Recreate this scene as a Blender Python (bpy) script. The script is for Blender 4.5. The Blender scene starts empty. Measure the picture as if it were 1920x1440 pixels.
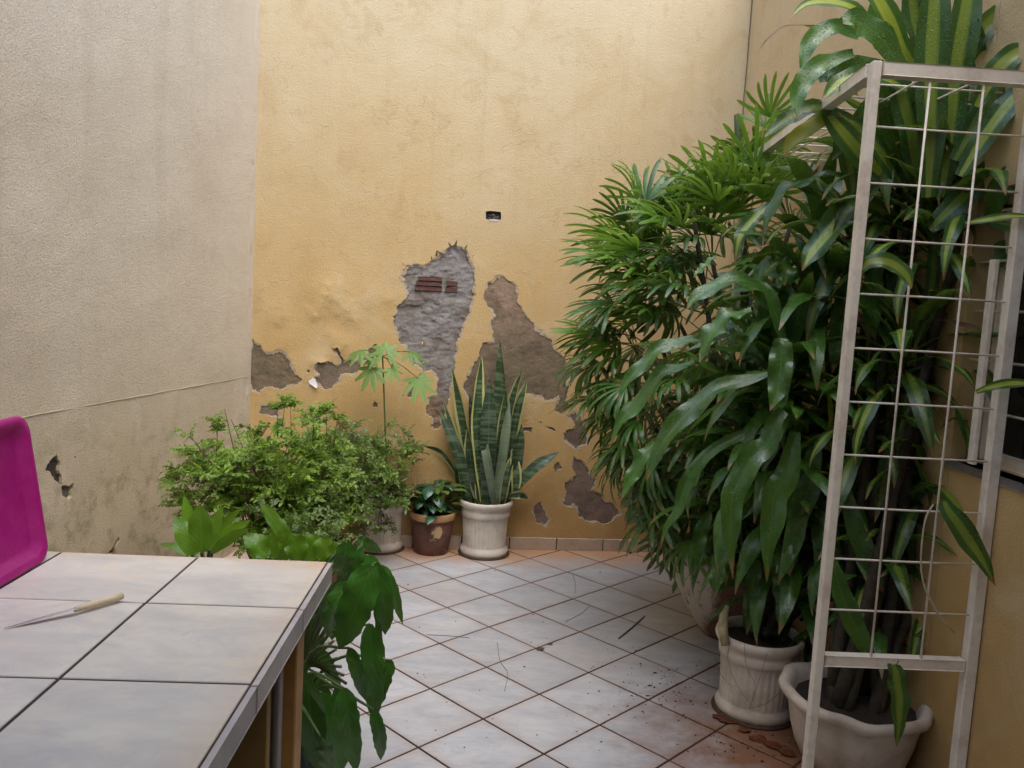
import bpy, bmesh, math, random
from math import sin, cos, pi, radians, sqrt
from mathutils import Vector, Matrix, noise
from mathutils.geometry import delaunay_2d_cdt
random.seed(7)
S = bpy.context.scene
COL = S.collection
V = Vector

# ---------------------------------------------------------------- camera
H = 1.5638
RT = V((0.99843789, 0.00559227, 0.05559236)); UP = V((-0.05587292, 0.0999328, 0.99342421)); FW = V((0, 0.99497847, -0.10008915))
F = 1544.67
CAM = V((0, 0, H))
cd = bpy.data.cameras.new('camera'); cam = bpy.data.objects.new('camera', cd); COL.objects.link(cam)
m = Matrix((RT, UP, -FW)).transposed().to_4x4(); m.translation = CAM
cam.matrix_world = m
cd.sensor_width = 36; cd.lens = 36 * F / 1920; cd.clip_start = 0.05; cd.clip_end = 500
S.camera = cam

# ---------------------------------------------------------------- sky and sun
SUN_EL, SUN_AZ = 62, 205     # azimuth of the sun seen from above, from +Y toward -X
w = bpy.data.worlds.new('World'); S.world = w; w.use_nodes = True
nt = w.node_tree; nt.nodes.clear()
sk = nt.nodes.new('ShaderNodeTexSky'); sk.sky_type = 'NISHITA'; sk.sun_disc = False
sk.sun_elevation = radians(SUN_EL); sk.sun_rotation = radians(-SUN_AZ)
sk.air_density = 1.0; sk.dust_density = 2.0; sk.ozone_density = 1.5
bg = nt.nodes.new('ShaderNodeBackground'); bg.inputs[1].default_value = 0.15
wo = nt.nodes.new('ShaderNodeOutputWorld')
nt.links.new(sk.outputs[0], bg.inputs[0]); nt.links.new(bg.outputs[0], wo.inputs[0])
sd = bpy.data.lights.new('sun', 'SUN'); sd.energy = .5; sd.angle = radians(70); sd.color = (1, .98, .95)
so = bpy.data.objects.new('sun', sd); COL.objects.link(so)
e, a = radians(SUN_EL), radians(SUN_AZ)
so.rotation_euler = V((-sin(a) * cos(e), cos(a) * cos(e), sin(e))).to_track_quat('Z', 'Y').to_euler()
S.view_settings.view_transform = 'Standard'; S.view_settings.look = 'None'
S.view_settings.exposure = 1.78; S.view_settings.gamma = 1; S.view_settings.use_curve_mapping = False
S.render.engine = 'CYCLES'
S.cycles.max_bounces = 8; S.cycles.diffuse_bounces = 5; S.cycles.transparent_max_bounces = 8

# ---------------------------------------------------------------- geometry of the place (photo ray -> point)
def ray(x, y):
    return (FW * F + RT * (x - 960) + UP * (720 - y)).normalized()
def at(x, y, Y):
    v = ray(x, y); return CAM + v * (Y / v.y)
def onz(x, y, z=0.0):
    v = ray(x, y); return CAM + v * ((z - H) / v.z)
def onpl(x, y, q, n):
    v = ray(x, y); return CAM + v * ((q - CAM).dot(n) / v.dot(n))

# ---------------------------------------------------------------- helpers
def tag(o, label=None, cat=None, group=None, kind=None):
    if label: o['label'] = label
    if cat: o['category'] = cat
    if group: o['group'] = group
    if kind: o['kind'] = kind
    return o
def thing(name, label, cat, loc=(0, 0, 0), group=None):
    o = bpy.data.objects.new(name, None); COL.objects.link(o); o.location = loc; o.empty_display_size = .05
    return tag(o, label, cat, group)
def wloc(o):
    l = V(o.location); p = o.parent
    while p: l = l + V(p.location); p = p.parent
    return l
def me_of(name, vs, fs, uvs=None, smooth=True):
    me = bpy.data.meshes.new(name); me.from_pydata([tuple(v) for v in vs], [], fs)
    if uvs:
        ul = me.uv_layers.new(name='UVMap')
        for lp in me.loops: ul.data[lp.index].uv = uvs[lp.vertex_index]
    if smooth: me.polygons.foreach_set('use_smooth', [True] * len(me.polygons))
    me.update(); return me
def link(name, me, mat, parent=None, loc=None, rot=None, scale=None):
    """loc is a WORLD location"""
    o = bpy.data.objects.new(name, me); COL.objects.link(o)
    if mat is not None and not me.materials: me.materials.append(mat)
    if parent: o.parent = parent
    L = V(loc) if loc is not None else V((0, 0, 0))
    o.location = L - (wloc(parent) if parent else V((0, 0, 0)))
    if rot is not None: o.rotation_euler = rot
    if scale is not None: o.scale = scale if hasattr(scale, '__len__') else (scale,) * 3
    return o
class MB:
    def __init__(s): s.v = []; s.f = []; s.u = []
    def add(s, vs, fs, us=None):
        n = len(s.v); s.v += [V(x) for x in vs]; s.f += [tuple(i + n for i in f) for f in fs]
        s.u += us if us else [(0, 0)] * len(vs)
    def build(s, name, mat, parent=None, smooth=True, origin=None):
        o = V(origin) if origin is not None else (wloc(parent) if parent else V((0, 0, 0)))
        me = me_of(name, [x - o for x in s.v], s.f, s.u, smooth)
        return link(name, me, mat, parent, o)
    def tube(s, pts, r, n=7, cap=True):
        pts = [V(p) for p in pts]; rs = r if hasattr(r, '__len__') else [r] * len(pts)
        vs = []; fs = []
        prev = None
        for i, p in enumerate(pts):
            t = (pts[min(i + 1, len(pts) - 1)] - pts[max(i - 1, 0)]).normalized()
            if prev is None:
                prev = t.orthogonal().normalized()
            s1 = (prev - t * prev.dot(t)).normalized(); s2 = t.cross(s1); prev = s1
            for k in range(n):
                a = 2 * pi * k / n; vs.append(p + (s1 * cos(a) + s2 * sin(a)) * rs[i])
        for i in range(len(pts) - 1):
            for k in range(n):
                a, b = i * n + k, i * n + (k + 1) % n; fs.append((a, b, b + n, a + n))
        if cap:
            fs.append(tuple(range(n))[::-1]); fs.append(tuple(range(len(vs) - n, len(vs))))
        us = [(0, i / len(vs)) for i in range(len(vs))]
        s.add(vs, fs, us); return s
    def box(s, c, ex, ey, ez, bev=0.0):
        """box: centre, three half-extent vectors, chamfered"""
        c, ex, ey, ez = V(c), V(ex), V(ey), V(ez)
        bm = bmesh.new(); bmesh.ops.create_cube(bm, size=2)
        M = Matrix((ex, ey, ez)).transposed()
        for v in bm.verts: v.co = c + M @ v.co
        if bev > 0: bmesh.ops.bevel(bm, geom=bm.edges[:], offset=bev, segments=1, affect='EDGES')
        bmesh.ops.recalc_face_normals(bm, faces=bm.faces)
        bm.verts.index_update()
        s.add([v.co.copy() for v in bm.verts], [tuple(v.index for v in f.verts) for f in bm.faces]); bm.free(); return s
    def bar(s, p, q, w, d=None, up=V((0, 0, 1)), bev=0.0):
        p, q = V(p), V(q); d = d or w; t = (q - p).normalized()
        if abs(t.dot(up)) > .95: up = V((0, 1, 0))
        a = t.cross(up).normalized(); b = a.cross(t).normalized()
        return s.box((p + q) / 2, (q - p) / 2, a * w / 2, b * d / 2, bev)
    def lathe(s, prof, n=48, fr=None, c=(0, 0, 0)):
        c = V(c); vs = []; fs = []
        for i, (r, z) in enumerate(prof):
            for k in range(n):
                a = 2 * pi * k / n; rr = fr(r, z, a, i) if fr else r
                dz = 0
                if isinstance(rr, tuple): rr, dz = rr
                vs.append(c + V((cos(a) * rr, sin(a) * rr, z + dz)))
        for i in range(len(prof) - 1):
            for k in range(n):
                a, b = i * n + k, i * n + (k + 1) % n; fs.append((a, b, b + n, a + n))
        s.add(vs, fs, [(0, 0)] * len(vs)); return s

# ---------------------------------------------------------------- materials
class M_:
    def __init__(s, name):
        s.m = bpy.data.materials.new(name); s.m.use_nodes = True; s.t = s.m.node_tree; s.t.nodes.clear()
        s.out = s.n('OutputMaterial'); s.b = s.n('BsdfPrincipled'); s.l(s.b.outputs[0], s.out.inputs[0])
    def n(s, k, **kw):
        x = s.t.nodes.new('ShaderNode' + k)
        for a, v in kw.items(): setattr(x, a, v)
        return x
    def l(s, a, b): s.t.links.new(a, b)
    def pos(s, obj=False, scale=(1, 1, 1), rnd=False):
        src = s.n('TexCoord').outputs['Object'] if obj else s.n('NewGeometry').outputs['Position']
        mp = s.n('Mapping'); mp.inputs['Scale'].default_value = scale; s.l(src, mp.inputs[0])
        if rnd:
            oi = s.n('ObjectInfo'); mu = s.n('VectorMath', operation='MULTIPLY'); cb = s.n('CombineXYZ')
            s.l(oi.outputs['Random'], cb.inputs[0]); s.l(oi.outputs['Random'], cb.inputs[1]); s.l(oi.outputs['Random'], cb.inputs[2])
            mu.inputs[1].default_value = (37, 53, 11); s.l(cb.outputs[0], mu.inputs[0]); s.l(mu.outputs[0], mp.inputs[1])
        return mp.outputs[0]
    def noise(s, vec, sc, det=5, rough=.55, dist=0):
        x = s.n('TexNoise'); x.inputs['Scale'].default_value = sc; x.inputs['Detail'].default_value = det
        x.inputs['Roughness'].default_value = rough; x.inputs['Distortion'].default_value = dist
        if vec: s.l(vec, x.inputs['Vector'])
        return x.outputs[0]
    def ramp(s, fac, stops):
        x = s.n('ValToRGB'); cr = x.color_ramp
        while len(cr.elements) < len(stops): cr.elements.new(.5)
        for e_, (p, c) in zip(cr.elements, stops):
            e_.position = p; e_.color = (*c, 1) if hasattr(c, '__len__') else (c, c, c, 1)
        s.l(fac, x.inputs[0]); return x.outputs[0]
    def mix(s, fac, a, b, mode='MIX'):
        x = s.n('Mix', data_type='RGBA', blend_type=mode)
        for sock, v in ((x.inputs[0], fac), (x.inputs[6], a), (x.inputs[7], b)):
            if isinstance(v, (int, float)): sock.default_value = v
            elif isinstance(v, tuple): sock.default_value = (*v, 1)
            else: s.l(v, sock)
        return x.outputs[2]
    def math(s, op, a, b=0.0, c=0.0, clamp=False):
        x = s.n('Math', operation=op); x.use_clamp = clamp
        for i, v in enumerate((a, b, c)):
            if isinstance(v, (int, float)): x.inputs[i].default_value = v
            else: s.l(v, x.inputs[i])
        return x.outputs[0]
    def rng(s, v, a, b, c=0, d=1):
        x = s.n('MapRange'); s.l(v, x.inputs[0])
        for i, q in enumerate((a, b, c, d)): x.inputs[i + 1].default_value = q
        return x.outputs[0]
    def xyz(s, vec=None):
        x = s.n('SeparateXYZ'); s.l(vec or s.n('NewGeometry').outputs['Position'], x.inputs[0]); return x.outputs
    def col(s, c):
        if isinstance(c, tuple): s.b.inputs['Base Color'].default_value = (*c, 1)
        else: s.l(c, s.b.inputs['Base Color'])
    def rough(s, r):
        if isinstance(r, (int, float)): s.b.inputs['Roughness'].default_value = r
        else: s.l(r, s.b.inputs['Roughness'])
    def bump(s, h, dist, strength=1.0, prev=None):
        x = s.n('Bump'); x.inputs['Strength'].default_value = strength; x.inputs['Distance'].default_value = dist
        s.l(h, x.inputs['Height'])
        if prev is not None: s.l(prev, x.inputs['Normal'])
        s.l(x.outputs[0], s.b.inputs['Normal']); return x.outputs[0]

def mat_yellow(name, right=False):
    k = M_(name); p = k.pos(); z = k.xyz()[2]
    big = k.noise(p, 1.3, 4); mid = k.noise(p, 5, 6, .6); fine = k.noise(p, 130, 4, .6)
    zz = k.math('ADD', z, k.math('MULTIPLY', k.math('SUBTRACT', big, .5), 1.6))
    c = k.ramp(k.rng(zz, 0, 3.3), [(0, (.43, .26, .085)), (.15, (.50, .31, .105)), (.42, (.55, .37, .15)), (.62, (.56, .405, .195)), (.85, (.575, .44, .245)), (1, (.575, .455, .27))])  # paler at top, oranger below: partly paint, partly light put into the colour
    c = k.mix(k.rng(mid, .45, .75, 0, .35), c, (.56, .43, .24))
    # rain streaks running down from the top
    st = k.noise(k.pos(scale=(9, 9, .35)), 1, 4, .6)
    c = k.mix(k.rng(st, .5, .72, 0, .14), c, (.47, .32, .16))
    st2 = k.noise(k.pos(scale=(22, 22, .6)), 1, 3, .6)
    c = k.mix(k.rng(st2, .58, .75, 0, .12), c, (.34, .24, .14))
    bl = k.noise(p, 2.3, 7, .62, .8); c = k.mix(k.rng(bl, .52, .62, 0, .26), c, (.46, .295, .12)); c = k.mix(k.rng(bl, .46, .36, 0, .35), c, (.62, .50, .31))
    pt = k.noise(p, 7.5, 7, .7, .6); c = k.mix(k.rng(pt, .56, .62, 0, .28), c, (.42, .28, .13))
    # damp dirt low down, with part of the dimmer light painted in
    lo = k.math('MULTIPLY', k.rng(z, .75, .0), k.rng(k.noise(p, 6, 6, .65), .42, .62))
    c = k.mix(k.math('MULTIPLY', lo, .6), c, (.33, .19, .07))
    sp = k.noise(p, 26, 6, .7)
    c = k.mix(k.rng(sp, .62, .75, 0, .35), c, (.42, .28, .13))
    k.col(c); k.rough(.85)
    # hairline cracks
    vo = k.n('TexVoronoi', feature='DISTANCE_TO_EDGE'); vo.inputs['Scale'].default_value = 1.1
    wv = k.n('VectorMath', operation='ADD'); k.l(p, wv.inputs[0])
    nz = k.n('TexNoise'); nz.inputs['Scale'].default_value = 4; nz.inputs['Detail'].default_value = 6; k.l(p, nz.inputs['Vector']); k.l(nz.outputs['Color'], wv.inputs[1]); k.l(wv.outputs[0], vo.inputs['Vector'])
    cr = k.math('MULTIPLY', k.rng(vo.outputs[0], .0, .006, 1, 0), k.rng(k.noise(p, 2.2, 3), .5, .56))
    k.col(k.mix(k.math('MULTIPLY', cr, .28), c, (.35, .24, .12)))
    b = k.bump(k.noise(p, 105, 5, .7), .0042, .8); b = k.bump(fine, .003, .9, b); b = k.bump(mid, .012, .35, b)
    b = k.bump(k.math('MULTIPLY', cr, -1), .002, .6, b)
    return k.m
def mat_beige():
    k = M_('beige_stucco'); p = k.pos(); X, Y_, z = k.xyz()
    big = k.noise(p, 1.6, 5); fine = k.noise(p, 95, 5, .65)
    c = k.mix(k.rng(big, .35, .65), (.63, .52, .37), (.68, .58, .425))
    pits = k.noise(p, 150, 3, .7)
    c = k.mix(k.rng(pits, .53, .66, 0, .6), c, (.34, .26, .17))
    pt2 = k.noise(p, 60, 4, .8)
    c = k.mix(k.rng(pt2, .66, .74, 0, .55), c, (.27, .2, .12))
    st = k.noise(k.pos(scale=(7, 7, .4)), 1, 4)
    c = k.mix(k.rng(st, .52, .8, 0, .3), c, (.44, .33, .2))
    zz = k.math('ADD', z, k.math('MULTIPLY', k.math('SUBTRACT', k.noise(p, 3, 6, .65), .5), 1.0))
    c = k.mix(k.rng(zz, 1.2, .7, 0, .45), c, (.50, .37, .19))
    moss = k.math('MULTIPLY', k.rng(z, 1.1, .6), k.rng(k.noise(p, 7, 6, .7), .49, .63))
    c = k.mix(k.math('MULTIPLY', moss, .6), c, (.24, .20, .08))
    # paler towards the inner corner
    c = k.mix(k.rng(Y_, 4.45, 4.86, 0, .6), c, (.70, .60, .45))
    k.col(c); k.rough(.9)
    b = k.bump(k.noise(p, 140, 5, .7), .006, 1.0); b = k.bump(k.noise(p, 28, 4, .6), .006, .4, b); k.bump(pits, .002, .6, b)
    return k.m
def mat_render(name, up, lo, z0=0.75, z1=1.05):
    k = M_(name); p = k.pos(); z = k.xyz()[2]
    n1 = k.noise(p, 9, 7, .65); n2 = k.noise(p, 45, 6, .7)
    zz = k.math('ADD', z, k.math('MULTIPLY', k.math('SUBTRACT', n1, .5), .35))
    c = k.mix(k.rng(zz, z0, z1), lo, up)
    c = k.mix(k.rng(n1, .46, .62, 0, .7), c, tuple(x * .5 for x in lo)); c = k.mix(k.rng(k.noise(p, 22, 6, .7), .52, .62, 0, .5), c, (.17, .16, .09) if lo[0] > .15 else lo)
    c = k.mix(k.rng(n2, .6, .8, 0, .5), c, (.5, .42, .34))
    k.col(c); k.rough(.95); b = k.bump(n2, .006, 1); k.bump(k.noise(p, 180, 4), .002, 1, b)
    return k.m
def mat_tile(name, base=(.52, .52, .525), dirt=(.32, .25, .19), rust=True, rgh=.32, mb=0.0):
    k = M_(name); p = k.pos(rnd=True, scale=(1, 1, 1)); w_ = k.pos()
    n1 = k.noise(k.pos(rnd=True, scale=(3, 7, 3)), 1.3, 8, .65, .6); n2 = k.noise(p, 14, 8, .7, 1.2)
    c = k.mix(k.rng(n1, .38, .66), base, tuple(x * q for x, q in zip(base, (.76, .78, .82))))
    c = k.mix(k.rng(n2, .52, .72, 0, .5), c, tuple(x * .74 for x in base))
    c = k.mix(k.rng(k.noise(p, 5, 6, .6), .5, .75, 0, .5), c, tuple(x * q for x, q in zip(base, (1.12, 1.04, .94))))
    if mb:
        n5 = k.noise(k.pos(rnd=True, scale=(2.4, 3.6, 3)), 2.2, 9, .72, .8)
        c = k.mix(k.rng(n5, .50, .62, 0, .45), c, (.43, .425, .42)); c = k.mix(k.rng(k.noise(p, 9, 7, .7, 1), .56, .68, 0, .7), c, (.66, .56, .42))
        # weather stains creeping in from the back and right rims, and a few scuffs
        sx_ = k.xyz(w_); nz_ = k.math('MULTIPLY', k.noise(w_, 8, 7, .7), .16)
        c = k.mix(k.math('MULTIPLY', k.rng(k.math('ADD', sx_[1], nz_), 1.99, 2.07), .7), c, (.55, .36, .19))
        c = k.mix(k.math('MULTIPLY', k.rng(k.math('ADD', sx_[0], nz_), -.40, -.33), .35), c, (.58, .40, .24))
        c = k.mix(k.math('MULTIPLY', k.rng(k.noise(w_, 34, 6, .75), .66, .70), k.rng(k.noise(w_, 4, 3), .5, .58)), c, (.30, .28, .30))
    else:
        n5 = k.noise(k.pos(rnd=True, scale=(3, 8, 3)), 2.4, 9, .72, 1.4); c = k.mix(k.rng(n5, .52, .62, 0, .45), c, tuple(x * q for x, q in zip(base, (.70, .70, .72))))
    oi = k.n('ObjectInfo'); hv = k.n('HueSaturation'); k.l(c, hv.inputs['Color']); k.l(k.rng(oi.outputs['Random'], 0, 1, .93, 1.05), hv.inputs['Value']); c = hv.outputs[0]
    g = k.noise(w_, 1.6, 6, .6)
    c = k.mix(k.rng(g, .52, .72, 0, .45), c, dirt)
    if rust:
        so_ = k.n('SeparateXYZ'); k.l(k.n('TexCoord').outputs['Object'], so_.inputs[0])
        ed = k.math('MAXIMUM', k.math('ABSOLUTE', so_.outputs[0]), k.math('ABSOLUTE', so_.outputs[1]))
        ed = k.rng(k.math('ADD', ed, k.math('MULTIPLY', k.math('SUBTRACT', k.noise(w_, 9, 6, .7), .5), .08)), .118, .155)
        c = k.mix(k.math('MULTIPLY', ed, .3), c, (.40, .27, .17))
        Y_ = k.xyz()[1]; X_ = k.xyz()[0]
        # run-off stain along the foot of the back wall
        yb = k.math('SUBTRACT', Y_, k.math('MULTIPLY', X_, .116))
        r = k.rng(k.math('ADD', yb, k.math('MULTIPLY', k.math('SUBTRACT', k.noise(w_, 5, 6, .6), .5), .5)), 4.70, 5.0)
        c = k.mix(k.math('MULTIPLY', r, .85), c, (.50, .26, .11))
        # spilled soil round the pots on the right
        d = k.n('VectorMath', operation='DISTANCE'); k.l(w_, d.inputs[0]); d.inputs[1].default_value = (1.08, 2.86, 0)
        r = k.rng(k.math('ADD', d.outputs['Value'], k.math('MULTIPLY', k.math('SUBTRACT', k.noise(w_, 7, 7, .7), .5), 1.0)), .70, .15)
        c = k.mix(k.math('MULTIPLY', r, .95), c, (.20, .085, .035))
        spk = k.math('MULTIPLY', k.rng(k.noise(w_, 70, 4, .7), .62, .68), k.rng(k.noise(w_, 1.9, 3), .5, .62))
        c = k.mix(k.math('MULTIPLY', spk, .5), c, (.14, .09, .06))
    k.col(c)
    k.rough(k.rng(g, .3, .7, rgh, rgh + .25)); k.b.inputs['Specular IOR Level'].default_value = .45
    k.bump(k.noise(w_, 40, 3), .0006, .5)
    return k.m
def mat_simple(name, c, r=.6, var=.25, sc=20, bump=.001, dirt=None, dirt_amt=.5, metal=0, obj=False):
    k = M_(name); p = k.pos(obj=obj, rnd=obj)
    n1 = k.noise(p, sc, 6, .6)
    cc = k.mix(k.rng(n1, .35, .7), c, tuple(x * (1 - var) for x in c))
    if dirt: cc = k.mix(k.rng(k.noise(p, sc * .35, 7, .7), .48, .66, 0, dirt_amt), cc, dirt)
    k.col(cc); k.rough(r); k.b.inputs['Metallic'].default_value = metal
    if bump: k.bump(k.noise(p, sc * 4, 4), bump, .8)
    return k.m
def mat_leaf(name, c, c2, stripe=None, sw=.35, back=None, r=.33, transl=.25, drops=False, vein=0.0, tip=None, bands=False, edge=None, dry=0.0):
    """uv: x across 0..1, y along 0..1"""
    k = M_(name); uv = k.n('TexCoord').outputs['UV']; su = k.n('SeparateXYZ'); k.l(uv, su.inputs[0]); u, v = su.outputs[0], su.outputs[1]
    p = k.pos(obj=True, rnd=True)
    n1 = k.noise(p, 12, 5, .6); cc = k.mix(k.rng(n1, .35, .65), c, c2)
    au = k.math('ABSOLUTE', k.math('SUBTRACT', u, .5))            # 0 at midrib, .5 at margin
    fib = k.noise(k.pos(obj=False), 1, 1)
    ln = k.n('TexNoise'); ln.inputs['Scale'].default_value = 1; ln.inputs['Detail'].default_value = 3
    mp = k.n('Mapping'); mp.inputs['Scale'].default_value = (42, 1.2, 1); k.l(uv, mp.inputs[0]); k.l(mp.outputs[0], ln.inputs['Vector'])
    if stripe:
        e_ = k.math('ADD', au, k.math('MULTIPLY', k.math('SUBTRACT', ln.outputs[0], .5), .22))
        oi = k.n('ObjectInfo')
        f = k.math('MULTIPLY', k.rng(e_, sw * .5 + .03, sw * .5 - .03), k.rng(oi.outputs['Random'], 0, 1, .45, 1))
        cc = k.mix(f, cc, stripe)
    if edge:
        cc = k.mix(k.rng(au, .36, .40), cc, edge)
    if bands:
        wv = k.noise(k.pos(obj=True, rnd=True, scale=(6, 6, 55)), 1, 3, .6)
        cc = k.mix(k.rng(wv, .48, .56, 0, .55), cc, (.16, .22, .12))
        if edge: cc = k.mix(k.rng(au, .31, .34), cc, edge)
    hv = k.n('HueSaturation'); oi2 = k.n('ObjectInfo'); k.l(cc, hv.inputs['Color'])
    k.l(k.rng(oi2.outputs['Random'], 0, 1, .72, 1.3), hv.inputs['Value']); cc = hv.outputs[0]
    cc = k.mix(k.rng(au, .018, .006, 0, .6), cc, (.16, .26, .07))
    if tip: cc = k.mix(k.rng(k.math('ADD', v, k.math('MULTIPLY', n1, .1)), .96, 1.0, 0, .9), cc, tip)
    if dry: cc = k.mix(k.rng(k.noise(p, 3, 5, .7), .60, .66, 0, dry), cc, (.30, .17, .06))
    k.col(cc); k.rough(k.rng(n1, .3, .7, r - .06, r + .12)); k.b.inputs['Specular IOR Level'].default_value = .7
    b = k.bump(ln.outputs[0], .0012, .6)
    if vein:
        sx = k.math('SINE', k.math('ADD', k.math('MULTIPLY', v, 48), k.math('MULTIPLY', au, -26)))
        b = k.bump(sx, vein, .8, b)
    if drops:
        vo = k.n('TexVoronoi', feature='F1'); vo.inputs['Scale'].default_value = 120; k.l(p, vo.inputs['Vector'])
        b = k.bump(k.rng(vo.outputs['Distance'], .0, .3, 1, 0), .0022, .8, b)
    if transl:
        tr = k.n('BsdfTranslucent'); tc = k.mix(.5, cc, (.30, .45, .05), 'MIX'); k.l(tc, tr.inputs[0])
        ms = k.n('MixShader'); ms.inputs[0].default_value = transl; k.l(k.b.outputs[0], ms.inputs[1]); k.l(tr.outputs[0], ms.inputs[2]); k.l(ms.outputs[0], k.out.inputs[0])
    return k.m

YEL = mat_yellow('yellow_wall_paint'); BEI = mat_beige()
GREY_R = mat_render('grey_mortar', (.27, .245, .225), (.27, .17, .105), .88, 1.02)
BRN_R = mat_render('brown_mortar', (.33, .22, .145), (.20, .145, .085), 1.25, 1.5)
DRK_R = mat_render('damp_mortar', (.21, .15, .10), (.23, .155, .12), .3, .6)
TILE = mat_tile('floor_tile_glaze')
CTILE = mat_tile('counter_tile_glaze', base=(.64, .60, .525), dirt=(.56, .42, .29), rust=False, rgh=.28, mb=1.0)
GROUT = mat_simple('rusty_grout', (.055, .018, .011), .95, .4, 12, .001, (.02, .012, .01))
CGROUT = mat_simple('counter_grout', (.05, .03, .022), .9, .4, 15, .001)
SKIRT = mat_tile('skirting_glaze', base=(.52, .40, .29), dirt=(.40, .24, .12), rust=False)
WHITE_METAL = mat_simple('cream_painted_steel', (.80, .71, .58), .45, .08, 30, .0006, (.36, .24, .15), .4)
POTW = mat_simple('cream_pot', (.66, .585, .49), .6, .15, 14, .001, (.30, .22, .14), .6)
POTC = mat_simple('cast_pot', (.62, .53, .43), .75, .2, 12, .003, (.25, .18, .12), .6)
SOIL = mat_simple('potting_soil', (.035, .022, .014), .95, .5, 40, .01)
BARK = mat_simple('woody_stem', (.16, .115, .07), .85, .4, 60, .002)
CANE = mat_simple('cane_stem', (.06, .048, .028), .85, .5, 50, .002, (.02, .014, .01))
LITTER = mat_simple('dead_leaf', (.13, .075, .045), .85, .4, 30, .001)
WOOD = mat_simple('varnished_post', (.47, .25, .07), .5, .35, 9, .001, (.30, .15, .04))
PANEL = mat_simple('ochre_panel', (.34, .22, .07), .8, .25, 8, .001)
STEEL = mat_simple('grey_channel', (.26, .25, .24), .45, .2, 30, .0003)

# ================================================================ SETTING
YAW = radians(6.63)
BD = V((cos(YAW), sin(YAW), 0)); BN = V((sin(YAW), -cos(YAW), 0))     # along the back wall, and out of it
B0 = V((0.0517, 5.101, 0))
def bw(x, y):                       # photo point -> (s, z) on the back wall
    q = onpl(x, y, B0, BN); return ((q - B0).dot(BD), q.z)
def bp(s, z, out=0.0): return B0 + BD * s + BN * out + V((0, 0, z))
LC = V((-1.5665, 4.913, 0)); LA = radians(83.5)
LD = V((-cos(LA), -sin(LA), 0)); LN = V((sin(LA), -cos(LA), 0))       # from the corner toward the viewer, and out of it
def lw(x, y):
    q = onpl(x, y, LC, LN); return ((q - LC).dot(LD), q.z)
def lp(s, z, out=0.0): return LC + LD * s + LN * out + V((0, 0, z))

def jag(poly, amp=.12, lev=3, seed=0):
    rnd = random.Random(seed); P = [V(p) for p in poly]
    for L in range(lev):
        Q = []
        for i, p in enumerate(P):
            q = P[(i + 1) % len(P)]; d = q - p; nn = V((-d.y, d.x))
            Q.append(p); Q.append((p + q) / 2 + nn * rnd.uniform(-amp, amp) * (1.6 if L else 1.0) + d * rnd.uniform(-.1, .1))
        P = Q
    # drop points that crowd
    R = [P[0]]
    for p in P[1:]:
        if (p - R[-1]).length > .0035: R.append(p)
    return R
def inside(pt, poly):
    x, y = pt; c = False; j = len(poly) - 1
    for i in range(len(poly)):
        xi, yi = poly[i]; xj, yj = poly[j]
        if (yi > y) != (yj > y) and x < (xj - xi) * (y - yi) / (yj - yi) + xi: c = not c
        j = i
    return c
def sheet_with_holes(name, rect, holes, place, mat, parent, depth=.014, grid=None, disp=None, notch=None):
    """plaster skin: outline rect (s0,z0,s1,z1) cut by hole polygons, with a returned edge of real thickness"""
    s0, z0, s1, z1 = rect
    pts = [V((s0, z0)), V((s1, z0)), V((s1, z1)), V((s0, z1))]; edges = [(0, 1), (1, 2), (2, 3), (3, 0)]
    bbs = []
    for h in holes:
        n = len(pts); pts += [V(p) for p in h]; edges += [(n + i, n + (i + 1) % len(h)) for i in range(len(h))]
        xs = [p[0] for p in h]; ys = [p[1] for p in h]; bbs.append((min(xs), max(xs), min(ys), max(ys)))
    if grid:
        for (a0, b0, a1, b1, st) in grid:
            nx = int((a1 - a0) / st); ny = int((b1 - b0) / st)
            for i in range(nx):
                for j in range(ny):
                    q = V((a0 + (i + .5 + random.uniform(-.2, .2)) * st, b0 + (j + .5 + random.uniform(-.2, .2)) * st))
                    if s0 < q.x < s1 and z0 < q.y < z1: pts.append(q)
    r = delaunay_2d_cdt(pts, edges, [], 0, 1e-5)
    vs, fs = r[0], r[2]
    keep = []
    for f in fs:
        c = sum((vs[i] for i in f), V((0, 0))) / len(f)
        bad = False
        for h, b in zip(holes, bbs):
            if b[0] < c.x < b[1] and b[2] < c.y < b[3] and inside(c, h): bad = True; break
        if not bad: keep.append(f)
    D = disp or (lambda s, z: 0.0)
    V3 = [place(v.x, v.y, D(v.x, v.y)) for v in vs]
    # returned rims
    cnt = {}
    for f in keep:
        for i in range(len(f)):
            e_ = (f[i], f[(i + 1) % len(f)]); cnt[e_] = 1
    rim = [e_ for e_ in cnt if (e_[1], e_[0]) not in cnt]
    nv = len(V3); mp = {}
    for a_, b_ in rim:
        for q in (a_, b_):
            if q not in mp:
                mp[q] = len(V3); v = vs[q]; V3.append(V3[q].copy()); V3.append(place(v.x, v.y, -depth))
    F3 = list(keep) + [(mp[b_], mp[a_], mp[a_] + 1, mp[b_] + 1) for a_, b_ in rim]
    mb = MB(); mb.add(V3, F3)
    return mb.build(name, mat, parent)
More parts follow.
